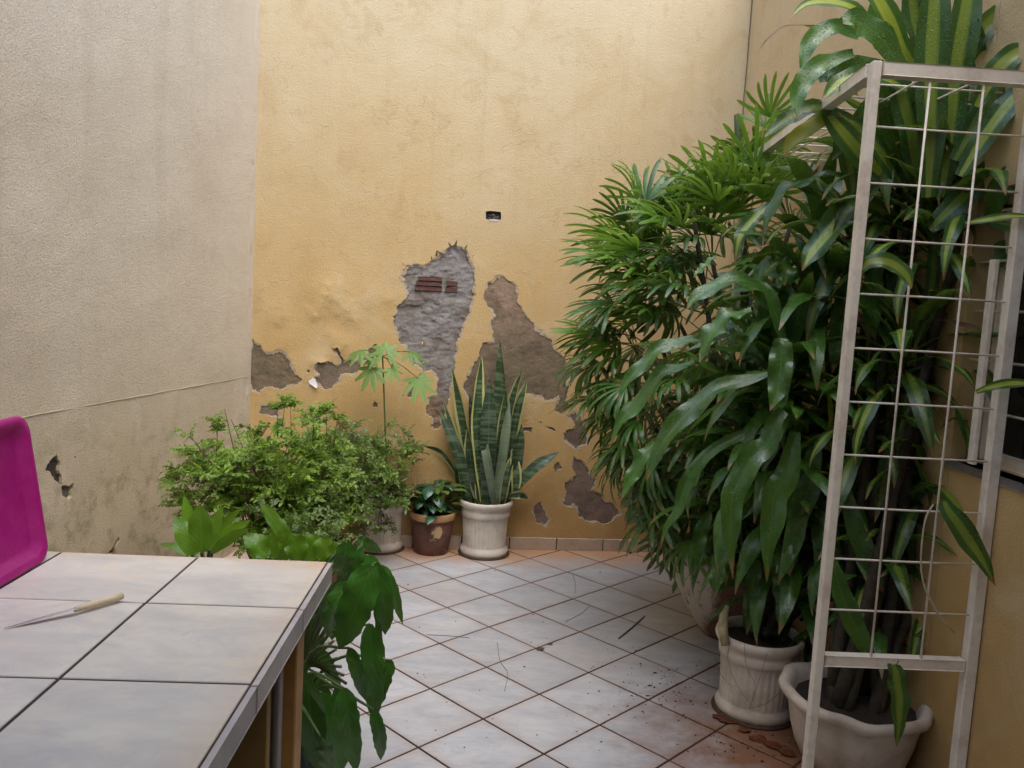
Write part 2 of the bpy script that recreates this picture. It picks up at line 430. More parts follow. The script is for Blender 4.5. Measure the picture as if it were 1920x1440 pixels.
def relief(name, poly, place, mat, parent, base=-.013, amp=.008, st=.008, fr=18, seed=0, ridge=True):
    """rough mortar bed behind a hole in the plaster"""
    xs = [p[0] for p in poly]; ys = [p[1] for p in poly]; a0, a1, b0, b1 = min(xs) - .02, max(xs) + .02, min(ys) - .02, max(ys) + .02
    nx = max(2, int((a1 - a0) / st)); ny = max(2, int((b1 - b0) / st)); vs = []; fs = []
    for j in range(ny + 1):
        for i in range(nx + 1):
            s, z = a0 + (a1 - a0) * i / nx, b0 + (b1 - b0) * j / ny
            q = V((s * fr, z * fr * 1.3, seed))
            h = noise.fractal(q, .8, 2.1, 4) * .5
            if ridge:
                t = V((s * fr * .55 + h, z * fr * 1.1 + h * .8, seed + 5)); c = noise.cell(t); 
                h += (1 - abs(noise.noise(t)) * 3.2) * .45 + (c - .5) * .55
            e_ = 1.0
            if i in (0, nx) or j in (0, ny): h = -1.5
            vs.append(place(s, z, min(base + h * amp, -.002)))
    near = [V(p) for p in poly[::2]]
    for j in range(ny):
        for i in range(nx):
            ce = V((a0 + (a1 - a0) * (i + .5) / nx, b0 + (b1 - b0) * (j + .5) / ny))
            if not inside(ce, poly) and min((ce - q).length_squared for q in near) > .022 ** 2: continue
            k = j * (nx + 1) + i; fs.append((k, k + 1, k + nx + 2, k + nx + 1))
    mb = MB(); mb.add(vs, fs); return mb.build(name, mat, parent)

# ---- floor
GA = 0.793629993; ta = V((cos(GA), sin(GA), 0)); tb = V((sin(GA), -cos(GA), 0)); TO = V((-0.49059, 4.70037, 0)); TS = .31
fl = MB(); fl.add([(-3.2, -2.5, -.0018), (3.2, -2.5, -.0018), (3.2, 6.2, -.0018), (-3.2, 6.2, -.0018)], [(0, 1, 2, 3)])
floor = fl.build('floor', GROUT); tag(floor, kind='structure')
def tile_mesh(name, w, d, t, bev=.0022):
    bm = bmesh.new(); bmesh.ops.create_cube(bm, size=1)
    for v in bm.verts: v.co = V((v.co.x * w, v.co.y * d, v.co.z * t))
    ed = [e_ for e_ in bm.edges if all(v.co.z > 0 for v in e_.verts)]
    bmesh.ops.bevel(bm, geom=ed, offset=bev, segments=1, affect='EDGES')
    me = bpy.data.meshes.new(name); bm.to_mesh(me); bm.free(); return me
tm = tile_mesh('floor_tile', .3012, .3012, .008, .0012)
def wallside(q): return (q - B0).dot(BN)
for k in range(-18, 12):
    for j in range(-10, 18):
        c = TO + ta * (k + .5) * TS + tb * (j + .5) * TS
        if c.y < .9 or wallside(c) < -.12 or c.x > 1.62 or c.x < -2.2 or (c - LC).dot(LN) < -.12: continue
        if c.x < -.75 and c.y < 1.9: continue
        if abs(c.x) > .68 * c.y + .25: continue
        o = link('tile', tm, TILE, floor, c + V((0, 0, -.0035 + random.uniform(-.0006, .0006))), (random.uniform(-.002, .002), random.uniform(-.002, .002), GA + random.uniform(-.003, .003)))

# ---- back wall
c5 = lambda L: [(700 + x / 4.236, 360 + y / 4.236) for x, y in L]
c3 = lambda L: [(440 + x / 2.25, 420 + y / 2.25) for x, y in L]
c1 = lambda L: [(280 + x / 3.13, 600 + y / 3.13) for x, y in L]
c2 = lambda L: [(680 + x / 3.43, 640 + y / 3.43) for x, y in L]
back = thing('back_wall', 'yellow painted wall at the back of the yard with peeled plaster patches', 'wall', B0)
PA = c5([(260, 585), (330, 570), (400, 580), (460, 545), (505, 515), (540, 480), (590, 450), (640, 420), (690, 430), (740, 455), (770, 520), (795, 570), (805, 650), (818, 740), (815, 830), (790, 900), (780, 980), (745, 1020), (720, 1080), (700, 1150), (670, 1200), (665, 1290), (650, 1380)]) + \
     c3([(918, 640), (915, 690), (900, 760), (880, 850), (845, 870), (825, 860), (830, 820), (805, 790), (815, 730), (850, 720), (855, 660), (830, 620), (790, 620), (750, 590), (725, 560), (735, 540), (710, 515), (690, 490), (680, 440), (668, 390), (690, 340), (725, 310), (710, 260), (700, 215)])
PB = c5([(1000, 650), (1050, 680), (1100, 710), (1150, 760), (1150, 830), (1140, 870), (1190, 930), (1240, 1000), (1300, 1070), (1370, 1130), (1425, 1190), (1470, 1270)]) + \
     c3([(1395, 560), (1420, 640), (1400, 720), (1410, 780), (1370, 815), (1350, 780), (1365, 730), (1310, 750), (1240, 720), (1200, 735), (1120, 760), (1010, 770), (960, 690), (975, 640), (1020, 570), (1045, 500), (1085, 495), (1090, 460), (1070, 430), (1090, 390), (1070, 350), (1050, 300), (1060, 260), (1090, 230)])
PC = c3([(1430, 980), (1470, 1000), (1500, 1040), (1530, 1080), (1510, 1120), (1560, 1160), (1600, 1180), (1640, 1220), (1600, 1250), (1500, 1260), (1450, 1240), (1440, 1200), (1400, 1190), (1375, 1170), (1395, 1130), (1390, 1090), (1440, 1060), (1420, 1010)])
PC2 = c3([(1395, 800), (1450, 790), (1480, 850), (1500, 920), (1450, 960), (1420, 940), (1388, 905), (1395, 870), (1430, 860)])
PD = c3([(1260, 1190), (1290, 1170), (1310, 1200), (1335, 1240), (1320, 1280), (1270, 1260), (1255, 1220)])
PE = c1([(597, 90), (620, 130), (655, 140), (670, 175), (710, 190), (750, 175), (790, 180), (820, 220), (850, 270), (860, 320), (900, 350), (890, 370), (850, 390), (810, 400), (770, 415), (720, 395), (680, 400), (640, 435), (600, 420)])
PF = c1([(985, 250), (1050, 240), (1110, 262), (1120, 235), (1085, 200), (1070, 165), (1105, 160), (1125, 195), (1150, 235), (1180, 222), (1230, 240), (1230, 300), (1200, 330), (1140, 325), (1125, 370), (1080, 395), (1030, 410), (990, 390), (950, 372), (920, 388), (908, 375), (945, 345), (990, 330), (960, 300), (970, 270)])
PH = c1([(650, 490), (700, 485), (750, 500), (782, 560), (760, 580), (700, 560), (640, 550)])
small = [c1([(922, 295), (932, 289), (943, 297), (940, 310), (926, 311)]), c1([(1318, 470), (1340, 488), (1337, 515), (1315, 512)]),
         c2([(288, 245), (305, 240), (330, 290), (370, 270), (345, 310), (330, 352), (290, 370), (283, 350), (305, 320)]), c2([(285, 612), (330, 606), (325, 622)]),
         c2([(1025, 560), (1090, 552), (1092, 600), (1060, 580), (1020, 590)]), c2([(1170, 538), (1210, 550), (1240, 570), (1230, 585), (1190, 565)]),
         c2([(1235, 790), (1260, 776), (1285, 815), (1245, 845), (1228, 815)]), c1([(1280, 185), (1310, 150), (1335, 140), (1330, 190), (1300, 215)]),
         c2([(1138, 515), (1150, 512), (1150, 530), (1136, 535)]), c2([(1085, 395), (1096, 392), (1094, 403), (1086, 402)]), c2([(255, 345), (264, 344), (266, 354), (257, 355)]), c2([(1290, 590), (1303, 585), (1303, 625), (1294, 620)])]
to_w = lambda P: [bw(*p) for p in P]
polys = {'grey': [jag(to_w(PA), .13, 3, 1)], 'brown': [jag(to_w(PB), .13, 3, 2), jag(to_w(PE), .12, 3, 3)],
         'damp': [jag(to_w(PC), .14, 3, 4), jag(to_w(PC2), .14, 3, 5), jag(to_w(PD), .14, 3, 6), jag(to_w(PF), .12, 3, 7), jag(to_w(PH), .1, 2, 8)] + [jag(to_w(q), .12, 2, 20 + i) for i, q in enumerate(small)]}
boxh = to_w([(911, 411), (939, 412), (939, 397.5), (911, 396.5)])
holes = sum(polys.values(), []) + [jag(boxh, .05, 2, 77)]
bulges = [(to_w([(620, 555)])[0], .10, .016), (to_w([(655, 590)])[0], .06, .012), (to_w([(590, 590)])[0], .05, .010), (to_w([(520, 590)])[0], .08, .008), (to_w([(530, 640)])[0], .05, .006),
          (to_w([(640, 650)])[0], .07, .012), (to_w([(600, 680)])[0], .05, .010), (to_w([(690, 560)])[0], .07, .006), (to_w([(730, 560)])[0], .03, .008), (to_w([(900, 500)])[0], .03, .004), (to_w([(1080, 820)])[0], .05, .006)]
for i in range(26):
    bulges.append(((random.uniform(-1.4, 1.1), random.uniform(.3, 1.5)), random.uniform(.03, .09), random.uniform(-.003, .006)))
def bdisp(s, z):
    h = 0
    for (cs, cz), r_, a_ in bulges:
        d = ((s - cs) ** 2 + (z - cz) ** 2) / (r_ * r_)
        if d < 9: h += a_ * math.exp(-d) * (1 + .9 * noise.noise(V((s * 28, z * 34, 3))))
    return h + .003 * noise.noise(V((s * 3, z * 3, 1)))
S0 = bw(470, 735)[0] - .0
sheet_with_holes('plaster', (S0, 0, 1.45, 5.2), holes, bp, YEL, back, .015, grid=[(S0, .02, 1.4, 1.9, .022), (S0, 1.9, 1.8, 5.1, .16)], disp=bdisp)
n_ = 0
for key, mt, am in (('grey', GREY_R, .0065), ('brown', BRN_R, .004), ('damp', DRK_R, .003)):
    for q in polys[key]:
        n_ += 1; relief('bare_mortar', q, bp, mt, back, -.0115 if key == 'grey' else -.007, am, .006, 20 if key == 'grey' else 30, n_ * 3.3, ridge=key == 'grey')
EDGE = mat_simple('broken_plaster_edge', (.52, .42, .29), .95, .35, 60, .003, (.34, .24, .14), .6)
for key in polys:
    for qi, q in enumerate(polys[key]):
        n = len(q); A = sum(q[i].x * q[(i + 1) % n].y - q[(i + 1) % n].x * q[i].y for i in range(n)); sg = 1 if A > 0 else -1
        vs = []; fs = []; dw = -.0055 if key == 'grey' else -.003; wmax = .022 if abs(A) > .01 else .006
        for i in range(n):
            t = (q[(i + 1) % n] - q[i - 1]); t = t.normalized() if t.length > 1e-6 else V((1, 0)); nn = V((-t.y, t.x)) * sg
            s_ = max(0, noise.noise(V((q[i].x * 14, q[i].y * 14, qi))) + .38) * wmax * random.uniform(.5, 1.3) + .0006
            vs += [bp(q[i].x, q[i].y, dw + .002), bp(q[i].x + nn.x * s_, q[i].y + nn.y * s_, dw), bp(q[i].x + nn.x * (s_ + .001), q[i].y + nn.y * (s_ + .001), dw - .007)]
        for i in range(n):
            a_, b_ = i * 3, ((i + 1) % n) * 3; fs += [(a_, b_, b_ + 1, a_ + 1), (a_ + 1, b_ + 1, b_ + 2, a_ + 2)]
        mb = MB(); mb.add(vs, fs); mb.build('broken_edge', EDGE, back, False)
# masonry core behind the plaster
c_ = bp((S0 + 1.9) / 2, 2.6, -.155)
MB().box(c_, BD * ((1.9 - S0) / 2 + .3), BN * .125, V((0, 0, 2.6))).build('masonry_core', DRK_R, back, False)
# bricks laid bare in the grey patch
BRICK = mat_simple('red_brick', (.15, .062, .048), .95, .5, 40, .005, (.22, .16, .13), .8)
for (x0, x1, y0, y1) in ((777, 829, 518, 543), (831, 858, 525, 546)):
    a_, b_ = bw(x0, y1), bw(x1, y0)
    bm_ = MB()
    bands_ = 3 if x0 < 800 else 2
    for q in range(bands_):
        zz0 = a_[1] + (b_[1] - a_[1]) * q / bands_; zz1 = a_[1] + (b_[1] - a_[1]) * (q + random.uniform(.6, .8)) / bands_
        sh = random.uniform(0, .012)
        bm_.box(bp((a_[0] + b_[0]) / 2 + sh, (zz0 + zz1) / 2, -.0105), BD * ((b_[0] - a_[0]) / 2 - sh), BN * .006, V((0, 0, (zz1 - zz0) / 2)), .002)
    bm_.build('brick', BRICK, back, False)
# fibrous torn top of the grey patch, curled flakes of paint round the holes
FLAKE = mat_simple('curled_paint', (.62, .42, .18), .8, .2, 30, .001, (.3, .2, .1)); FIB = mat_simple('torn_fibre', (.16, .13, .09), .9, .4, 50, .001)
def flake(s, z, ln, wd, ang, curl, mat, name='paint_flake', out=.001):
    vs = []; us = []; n = 4
    d = V((cos(ang), sin(ang))); pr = V((-d.y, d.x))
    for i in range(n + 1):
        t = i / n
        for u in (-1, 0, 1):
            q = V((s, z)) + d * ln * t * (1 - .3 * curl * t) + pr * wd * u * (1 - .75 * t ** 1.5) * (1 + random.uniform(-.2, .2))
            vs.append(bp(q.x, q.y, out + curl * ln * t * t * .8 + abs(u) * .0015)); us.append(((u + 1) / 2, t))
    fs = [(i * 3 + j, i * 3 + j + 1, i * 3 + j + 4, i * 3 + j + 3) for i in range(n) for j in range(2)]
    mb = MB(); mb.add(vs, fs, us); return mb.build(name, mat, back)
for x, y, ln, an, mt in ((818, 480, .05, 1.5, FIB), (838, 468, .05, .6, FIB), (846, 463, .045, 2.2, FIB), (853, 461, .05, 1.3, FIB), (830, 478, .06, 2.6, FIB), (825, 484, .045, .3, FIB), (872, 466, .035, 1.1, FIB),
                         (758, 498, .03, 2.2, FLAKE), (752, 520, .03, 3.0, FLAKE), (744, 575, .03, 2.6, FLAKE), (885, 480, .02, .4, FLAKE), (740, 590, .03, 3.3, FLAKE), (792, 640, .03, 4.7, FLAKE), (640, 600, .03, 4.9, FLAKE), (652, 606, .025, 4.4, FLAKE), (866, 470, .03, 1.9, FIB), (810, 487, .03, 1.8, FIB)):
    s, z = bw(x, y); flake(s, z, ln * .8, ln * .13, an, .5, mt)
WHT = mat_simple('white_filler', (.74, .72, .70), .7, .1, 30, .001)
s, z = bw(583, 711); flake(s, z, .07, .022, -.85, .45, WHT, 'paint_flake', .006)
# fresh light grey filler showing between the leaves
# open junction box
wb = MB(); s0_, z0_ = boxh[0]; s1_, z1_ = boxh[2]
BLK = mat_simple('black_plastic', (.02, .02, .022), .6, .3, 40, .0005)
cx_, cz_ = (s0_ + s1_) / 2, (z0_ + z1_) / 2; hw, hh = (s1_ - s0_) / 2, (z1_ - z0_) / 2
wb.box(bp(cx_, cz_, -.04), BD * (hw + .004), BN * .002, V((0, 0, hh + .004)))
for sg in (-1, 1):
    wb.box(bp(cx_ + sg * (hw + .001), cz_, -.02), BD * .002, BN * .0195, V((0, 0, hh)))
    wb.box(bp(cx_, cz_ + sg * (hh + .001), -.02), BD * (hw - .003), BN * .0195, V((0, 0, .002)))
jb = wb.build('junction_box', BLK, back, False)
wr = MB()
for i in range(7):
    a0 = cx_ + random.uniform(-.8, .4) * hw; pts = [bp(a0 + t * random.uniform(.2, .9) * hw, cz_ + random.uniform(-.8, .6) * hh, -.03 + .04 * sin(t * 3)) for t in (0, .5, 1, 1.5)]
    wr.tube(pts, .0022, 5)
wr.build('wire_end', mat_simple('grey_wire', (.25, .25, .27), .6, .4, 60, .0005), jb)
lipb = MB(); lipb.box(bp(cx_ + .004, cz_ - hh - .002, .001), BD * hw * .6, BN * .002, V((0, 0, .0035)), .001); lipb.build('box_lip', WHT, jb, False)
# expansion joint as a thin dark line
JNT = mat_simple('dark_joint', (.16, .10, .06), .9, .3, 40, .001)
jn = MB(); s, z = bw(1408, 0); sb, zb = bw(1395, 200); sj = (s + sb) / 2
pts = [bp(sj + .003 * noise.noise(V((0, 0, zz * 5))), zz, .0035) for zz in [2.0 + .1 * i for i in range(32)]]
jn.tube(pts, .0024, 5); jn.build('joint_line', JNT, back)
# skirting tiles
a_ = bw(1043, 1020)[0]; hS = .078
smesh = tile_mesh('skirting_tile', .296, hS, .012, .002)
for i in range(-6, 5):
    s = a_ + .15 + i * .302
    if s - .15 < S0: continue
    link('skirting_tile', smesh, SKIRT, back, bp(s, hS / 2 + .001, .008 + random.uniform(-.0008, .0008)), Matrix((BD, V((0, 0, 1)), BN)).transposed().to_euler())
gm = MB(); gm.box(bp((S0 + 1.6) / 2 + .02, .039, .0055), BD * ((1.6 - S0) / 2 - .02), BN * .003, V((0, 0, .0375)))
gm.build('skirting_grout', GROUT, back, False)

# ---- left wall
left = thing('left_wall', 'rough beige stucco wall on the left, mossy and chipped near the counter', 'wall', LC)
cc = lambda L: [(x / 3.271, 780 + y / 3.271) for x, y in L]
LH = [cc([(350, 230), (360, 270), (370, 290), (365, 340), (380, 380), (385, 420), (350, 400), (320, 370), (310, 345), (280, 335), (290, 300), (310, 270)]),
      cc([(375, 430), (395, 424), (415, 430), (448, 412), (450, 430), (440, 490), (422, 518), (400, 505), (378, 470)]),
      cc([(725, 740), (734, 752), (712, 790), (706, 850), (655, 850), (690, 800)]), cc([(450, 250), (468, 252), (460, 258)])]
LHw = [jag([lw(*p) for p in q], .12, 3, 40 + i) for i, q in enumerate(LH)]
LHw = [q if sum(q[i].cross(q[(i + 1) % len(q)]) if hasattr(q[i], 'cross') and False else q[i].x * q[(i + 1) % len(q)].y - q[(i + 1) % len(q)].x * q[i].y for i in range(len(q))) > 0 else q[::-1] for q in LHw]
def ldisp(s, z): return .004 * noise.noise(V((s * 4, z * 4, 9))) + .0025 * noise.noise(V((s * 22, z * 22, 9)))
sheet_with_holes('plaster', (0.0, 0, 5.2, 5.2), LHw, lp, BEI, left, .02, grid=[(.02, .4, 3.2, 3.2, .03)], disp=ldisp)
DKH = mat_simple('dark_damp_brick', (.075, .06, .04), .95, .5, 40, .004)
for i, q in enumerate(LHw[:3]): relief('bare_mortar', q, lp, DKH if i != 1 else mat_simple('grey_damp_mortar', (.2, .17, .13), .95, .4, 40, .003), left, -.015, .005, .006, 30, i + 60., False)
MB().box(lp(2.6, 2.6, -.155), LD * 2.6, LN * .125, V((0, 0, 2.6))).build('masonry_core', DRK_R, left, False)
# trowelled joint line
s1, z1 = lw(0, 790); s2, z2 = lw(470, 705); jl = MB(); pts = []
for i in range(60):
    t = -.3 + i / 59 * 1.3; s, z = s1 + (s2 - s1) * t, z1 + (z2 - z1) * t + .006 * noise.noise(V((i * .3, 0, 0)))
    if s > .005: pts.append(lp(s, z, .0015 + .003 * noise.noise(V((i * .5, 3, 0)))))
jl.tube(pts, .0016, 6); jl.build('plaster_ridge', BEI, left)

# ---- right wall with the barred window
RD = V((-.0544, 1, 0)).normalized(); RN = V((-RD.y, RD.x, 0))       # along the wall, and out of it (toward the yard)
def rx(y): return 1.492 - .0544 * (y - 2.4)
def rp(y, z, out=0.0): return V((rx(y), y, z)) + RN * out
right = thing('right_wall', 'yellow side wall at the right edge behind the steel grille', 'wall', (rx(2.6), 2.6, 0))
WY0, WY1, WZ0, WZ1 = 1.15, 2.72, 1.12, 2.0
rw = MB()
def wbox(y0, y1, z0, z1): rw.box(rp((y0 + y1) / 2, (z0 + z1) / 2, -.1), RN * .1, RD * ((y1 - y0) / 2), V((0, 0, (z1 - z0) / 2)))
wbox(-2.5, WY0, 0, 3.3); wbox(WY0, WY1, 0, WZ0); wbox(WY0, WY1, WZ1, 3.3); wbox(WY1, 5.245, 0, 3.3); wbox(1.9, 5.245, 3.3, 3.8)
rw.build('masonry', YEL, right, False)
sill = MB(); sill.box(rp((WY0 + WY1) / 2, WZ0 - .013, -.03), RN * .034, RD * ((WY1 - WY0) / 2 + .02), V((0, 0, .013)), .003); sill.build('window_sill', mat_simple('grey_sill', (.16, .14, .12), .7, .3, 20, .001), right, False)
win = thing('window', 'dark window with cream bars in the right wall, above a grey sill', 'window', rp(2, 1.5, -.1))
fr = MB()
for (y0, y1, z0, z1) in ((WY0, WY1, WZ0, WZ0 + .04), (WY0, WY1, WZ1 - .04, WZ1), (WY0, WY0 + .04, WZ0 + .04, WZ1 - .04), (WY1 - .04, WY1, WZ0 + .04, WZ1 - .04)):
    fr.box(rp((y0 + y1) / 2, (z0 + z1) / 2, -.12), RN * .02, RD * ((y1 - y0) / 2), V((0, 0, (z1 - z0) / 2)), .002)
fr.build('frame', WHITE_METAL, win, False)
gl = MB(); gl.box(rp((WY0 + WY1) / 2, (WZ0 + WZ1) / 2, -.125), RN * .003, RD * ((WY1 - WY0) / 2 - .03), V((0, 0, (WZ1 - WZ0) / 2 - .03)))
gk = M_('dark_glass'); gk.col((.012, .012, .014)); gk.rough(.06); gl.build('pane', gk.m, win, False)
for i in range(5):
    z_ = WZ0 + .18 + i * .158; MB().tube([rp(WY0, z_, -.03), rp(WY1, z_, -.03)], .004, 8).build('bar', WHITE_METAL, win)

# ---- unseen roof slab and right-wall overhang, added and sized to shade the near end
CEIL = mat_simple('roof_underside', (.5, .45, .38), .9, .15, 5, .001)
shade_roof = thing('roof', 'unseen concrete roof slab and overhang added to shade the near end of the yard', 'roof', (0, -.5, 3.3))
MB().box((0, -1.1, 3.36), (3.2, 0, 0), (0, 1.65, 0), (0, 0, .06)).build('slab', CEIL, shade_roof, False)
MB().box((1.45, 1.15, 3.2), (.40, 0, 0), (0, .59, 0), (0, 0, .05)).build('shade_eave', CEIL, shade_roof, False)
rwl = MB(); rwl.box((0, -2.75, 1.65), (3.2, 0, 0), (0, .1, 0), (0, 0, 1.65)); o = rwl.build('rear_wall', BEI, None, False)
tag(o, 'beige wall closing the covered end of the yard behind the viewer', 'wall')

# ================================================================ COUNTER
CZ = .90
K0 = onz(622, 1053, CZ); KR = onz(385, 1440, CZ)
ky = (KR - K0); ky.z = 0; ky.normalize()                      # toward the viewer along the right edge
kb = onz(90, 1033, CZ) - K0; kb.z = 0; kb.normalize()         # to the left along the back edge
kx = -kb
P1_, P2_ = onz(565, 1140, CZ), onz(472, 1282, CZ)
d1 = (P1_ - K0).dot(ky); d2 = (P2_ - K0).dot(ky)
c0 = onz(370, 1045, CZ); wd0 = (c0 - K0).length
c1_ = onz(235, 1130, CZ)
ctr = thing('counter', 'outdoor counter topped with marbled cream tiles, knife lying on it', 'counter', (K0.x, K0.y, 0))
def kp(a, b, z=CZ): q = K0 + kb * a + ky * b; return V((q.x, q.y, z))
rows = [0, d1, d2, d2 + .336, d2 + .672]; cols = [0, wd0, wd0 * 2, wd0 * 3]
gq = .0033
def quad_tile(a0, a1, b0, b1, name='tile', mat=CTILE, zt=CZ, th=.008, ins=gq):
    z = zt + random.uniform(-.0005, .0005)
    A = [kp(a0 + ins, b0 + ins, z), kp(a1 - ins, b0 + ins, z), kp(a1 - ins, b1 - ins, z), kp(a0 + ins, b1 - ins, z)]
    c = sum(A, V((0, 0, 0))) / 4; ch = .002
    top = [p + (c - p).normalized() * ch for p in A]; mid = [p - V((0, 0, .0015)) for p in A]; low = [p - V((0, 0, th)) for p in A]
    mb = MB(); mb.add(top + mid + low, [(3, 2, 1, 0)] + [(i + 4 * l, (i + 1) % 4 + 4 * l, (i + 1) % 4 + 4 * (l + 1), i + 4 * (l + 1)) for l in range(2) for i in range(4)])
    return mb.build(name, mat, ctr, False, origin=c)
for i in range(4):
    for j in range(3): quad_tile(cols[j] if j else .0085, cols[j + 1], rows[i], rows[i + 1])
for j in range(3, 4):
    for i in range(4): quad_tile(cols[3], cols[3] + .3, rows[i], rows[i + 1])
sl = MB(); q0, q1, q2, q3 = kp(.0095, .003), kp(cols[3] + .3, .003), kp(cols[3] + .3, rows[-1]), kp(.0095, rows[-1])
dn = V((0, 0, 1))
sl.add([q - dn * .0022 for q in (q0, q1, q2, q3)] + [q - dn * .052 for q in (q0, q1, q2, q3)], [(3, 2, 1, 0), (4, 5, 6, 7), (0, 1, 5, 4), (1, 2, 6, 5), (2, 3, 7, 6), (3, 0, 4, 7)])
sl.build('slab', CGROUT, ctr, False)
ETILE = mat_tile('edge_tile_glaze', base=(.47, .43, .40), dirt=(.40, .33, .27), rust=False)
for i in range(4):
    b0, b1 = rows[i] + (.0 if i == 0 else .002), rows[i + 1] - .002
    mb = MB(); c = (kp(.0045, b0) + kp(.0045, b1)) / 2 - dn * .0285
    mb.box(c, ky * (b1 - b0) / 2, kb * .0045, V((0, 0, .0245)), .0015); mb.build('edge_tile', ETILE, ctr, False)
for i in range(4):
    b0, b1 = (cols[i] + .014 if i == 0 else cols[i] + .002), (cols + [cols[3] + .3])[i + 1] - .002
    mb = MB(); c = (kp(b0, -.003) + kp(b1, -.003)) / 2 - dn * .031
    mb.box(c, kb * (b1 - b0) / 2, ky * .0045, V((0, 0, .0245)), .0015); mb.build('edge_tile', ETILE, ctr, False)
# supports under the top: varnished post, grey channel, ochre panel
pc = at(536, 1300, 1.72)
def upr(cx, cy, wx, wy, mat, name, lab=None):
    mb = MB(); mb.box((cx, cy, .4235), (wx / 2, 0, 0), (0, wy / 2, 0), (0, 0, .4235), .003); o = mb.build(name, mat, ctr, False)
    if lab: o['label'] = lab
    return o
upr(pc.x, 1.74, .05, .06, WOOD, 'post', 'varnished wooden post')
pc2 = at(513, 1400, 1.66); upr(pc2.x + .006, 1.665, .012, .03, STEEL, 'channel'); upr(pc2.x - .012, 1.66, .012, .03, STEEL, 'channel')
pp = at(470, 1400, 1.60); mb = MB(); mb.box((pp.x - .06, 1.62, .4235), (.09, 0, 0), (0, .012, 0), (0, 0, .4235), .002); mb.build('side_panel', PANEL, ctr, False)
mb = MB(); mb.box((-1.45, 1.1, .4235), (.4, 0, 0), (0, .55, 0), (0, 0, .4235)); mb.build('cabinet', PANEL, ctr, False)

# ---- knife
kn = thing('knife', 'kitchen knife with pale wooden handle lying on the tiled counter', 'knife', onz(140, 1140, CZ))
h0, h1, bt = onz(140, 1143, CZ + .012), onz(229, 1117, CZ + .012), onz(8, 1178, CZ + .003)
hd = (h1 - h0).normalized(); hs = V((-hd.y, hd.x, 0))
hb = MB(); L_ = (h1 - h0).length
prof = [(0, .007), (.15, .0085), (.35, .0105), (.6, .0095), (.85, .011), (1, .0095)]
vs = []; fs = []
for t, r_ in prof:
    for k in range(10):
        a_ = 2 * pi * k / 10; vs.append(h0 + hd * L_ * t + hs * cos(a_) * r_ * .78 + V((0, 0, sin(a_) * r_ * .72)))
for i in range(len(prof) - 1):
    for k in range(10):
        q, r2 = i * 10 + k, i * 10 + (k + 1) % 10; fs.append((q, r2, r2 + 10, q + 10))
fs += [tuple(range(10))[::-1], tuple(range(50, 60))]; hb.add(vs, fs); hb.build('handle', mat_simple('pale_wood', (.66, .55, .36), .6, .25, 30, .001, (.45, .3, .15), .4), kn)
bl = MB(); bs = h0 + hd * .004; bdv = (bt - bs); bdn = bdv.normalized(); sd2 = V((-bdn.y, bdn.x, 0)); Lb = bdv.length
tops = []; N = 10
for i in range(N + 1):
    t = i / N; c = bs + bdv * t; wd = .0085 * (1 - t ** 3) + .0005
    tops += [c + sd2 * wd * .9 + V((0, 0, .002)), c + V((0, 0, .003)) * (1 - t * .5), c - sd2 * wd, c + V((0, 0, -.0008))]
fs = []
for i in range(N):
    for k in range(4):
        q, r2 = i * 4 + k, i * 4 + (k + 1) % 4; fs.append((q, r2, r2 + 4, q + 4))
bl.add(tops, fs); bl.build('blade', mat_simple('knife_steel', (.75, .78, .86), .42, .1, 30, 0, metal=1), kn, False)

# ---- magenta plastic tray on its edge
MAG = M_('magenta_plastic'); MAG.col((.34, .004, .15)); MAG.rough(MAG.rng(MAG.noise(MAG.pos(), 14, 6, .7), .3, .7, .3, .6)); MAG.col(MAG.mix(MAG.rng(MAG.noise(MAG.pos(), 35, 7, .75), .45, .65, 0, .5), (.34, .004, .15), (.44, .02, .22))); MAG.b.inputs['Subsurface Weight'].default_value = .05
MAG.bump(MAG.noise(MAG.pos(), 300, 3), .0006, .6)
tA = onz(92, 1046, CZ); tB = onz(0, 1101, CZ); ty = (tB - tA); ty.z = 0; ty.normalize()   # toward viewer
tn = V((-ty.y, ty.x, 0));
if tn.x < 0: tn = -tn
tipv = (V((0, 0, 1)) - tn * .15).normalized()
TL, TH = .52, .345
tray = thing('tray', 'magenta plastic tray standing on edge at the left end of the counter', 'tray', tA + ty * TL / 2)
def rr(w_, h_, r_, n=6):
    P = []
    for cx, cy, a0 in ((w_ - r_, r_, -pi / 2), (w_ - r_, h_ - r_, 0), (r_, h_ - r_, pi / 2), (r_, r_, pi)):
        for i in range(n + 1):
            a_ = a0 + pi / 2 * i / n; P.append((cx + cos(a_) * r_, cy + sin(a_) * r_))
    return P
def loop(ins, out, r_): return [tA + ty * (.0 + x + ins) + tipv * (y + ins) + tn * out for x, y in rr(TL - 2 * ins, TH - 2 * ins, r_)]
lps = [loop(0, -.006, .04), loop(0, .0, .04), loop(.003, .004, .038), loop(.018, .004, .032), loop(.022, .001, .03), loop(.034, -.012, .028), loop(.043, -.015, .025)]
lps2 = [loop(.05, -.020, .025), loop(.04, -.018, .028), loop(.026, -.008, .03)]
vs = []; fs = []
allp = lps + lps2
n = len(allp[0])
for lpp in allp: vs += lpp
for a_, b_ in [(i, i + 1) for i in range(len(lps) - 1)] + [(len(lps), len(lps) + 1), (len(lps) + 1, len(lps) + 2), (len(lps) + 2, 0)]:
    for k in range(n): fs.append((a_ * n + k, a_ * n + (k + 1) % n, b_ * n + (k + 1) % n, b_ * n + k))
fs.append(tuple(range((len(lps) - 1) * n, len(lps) * n))); fs.append(tuple(range(len(lps) * n, (len(lps) + 1) * n))[::-1])
mb = MB(); mb.add(vs, fs); o = mb.build('tray_body', MAG.m, tray)
md = o.modifiers.new('bevel', 'EDGE_SPLIT'); md.split_angle = radians(50)
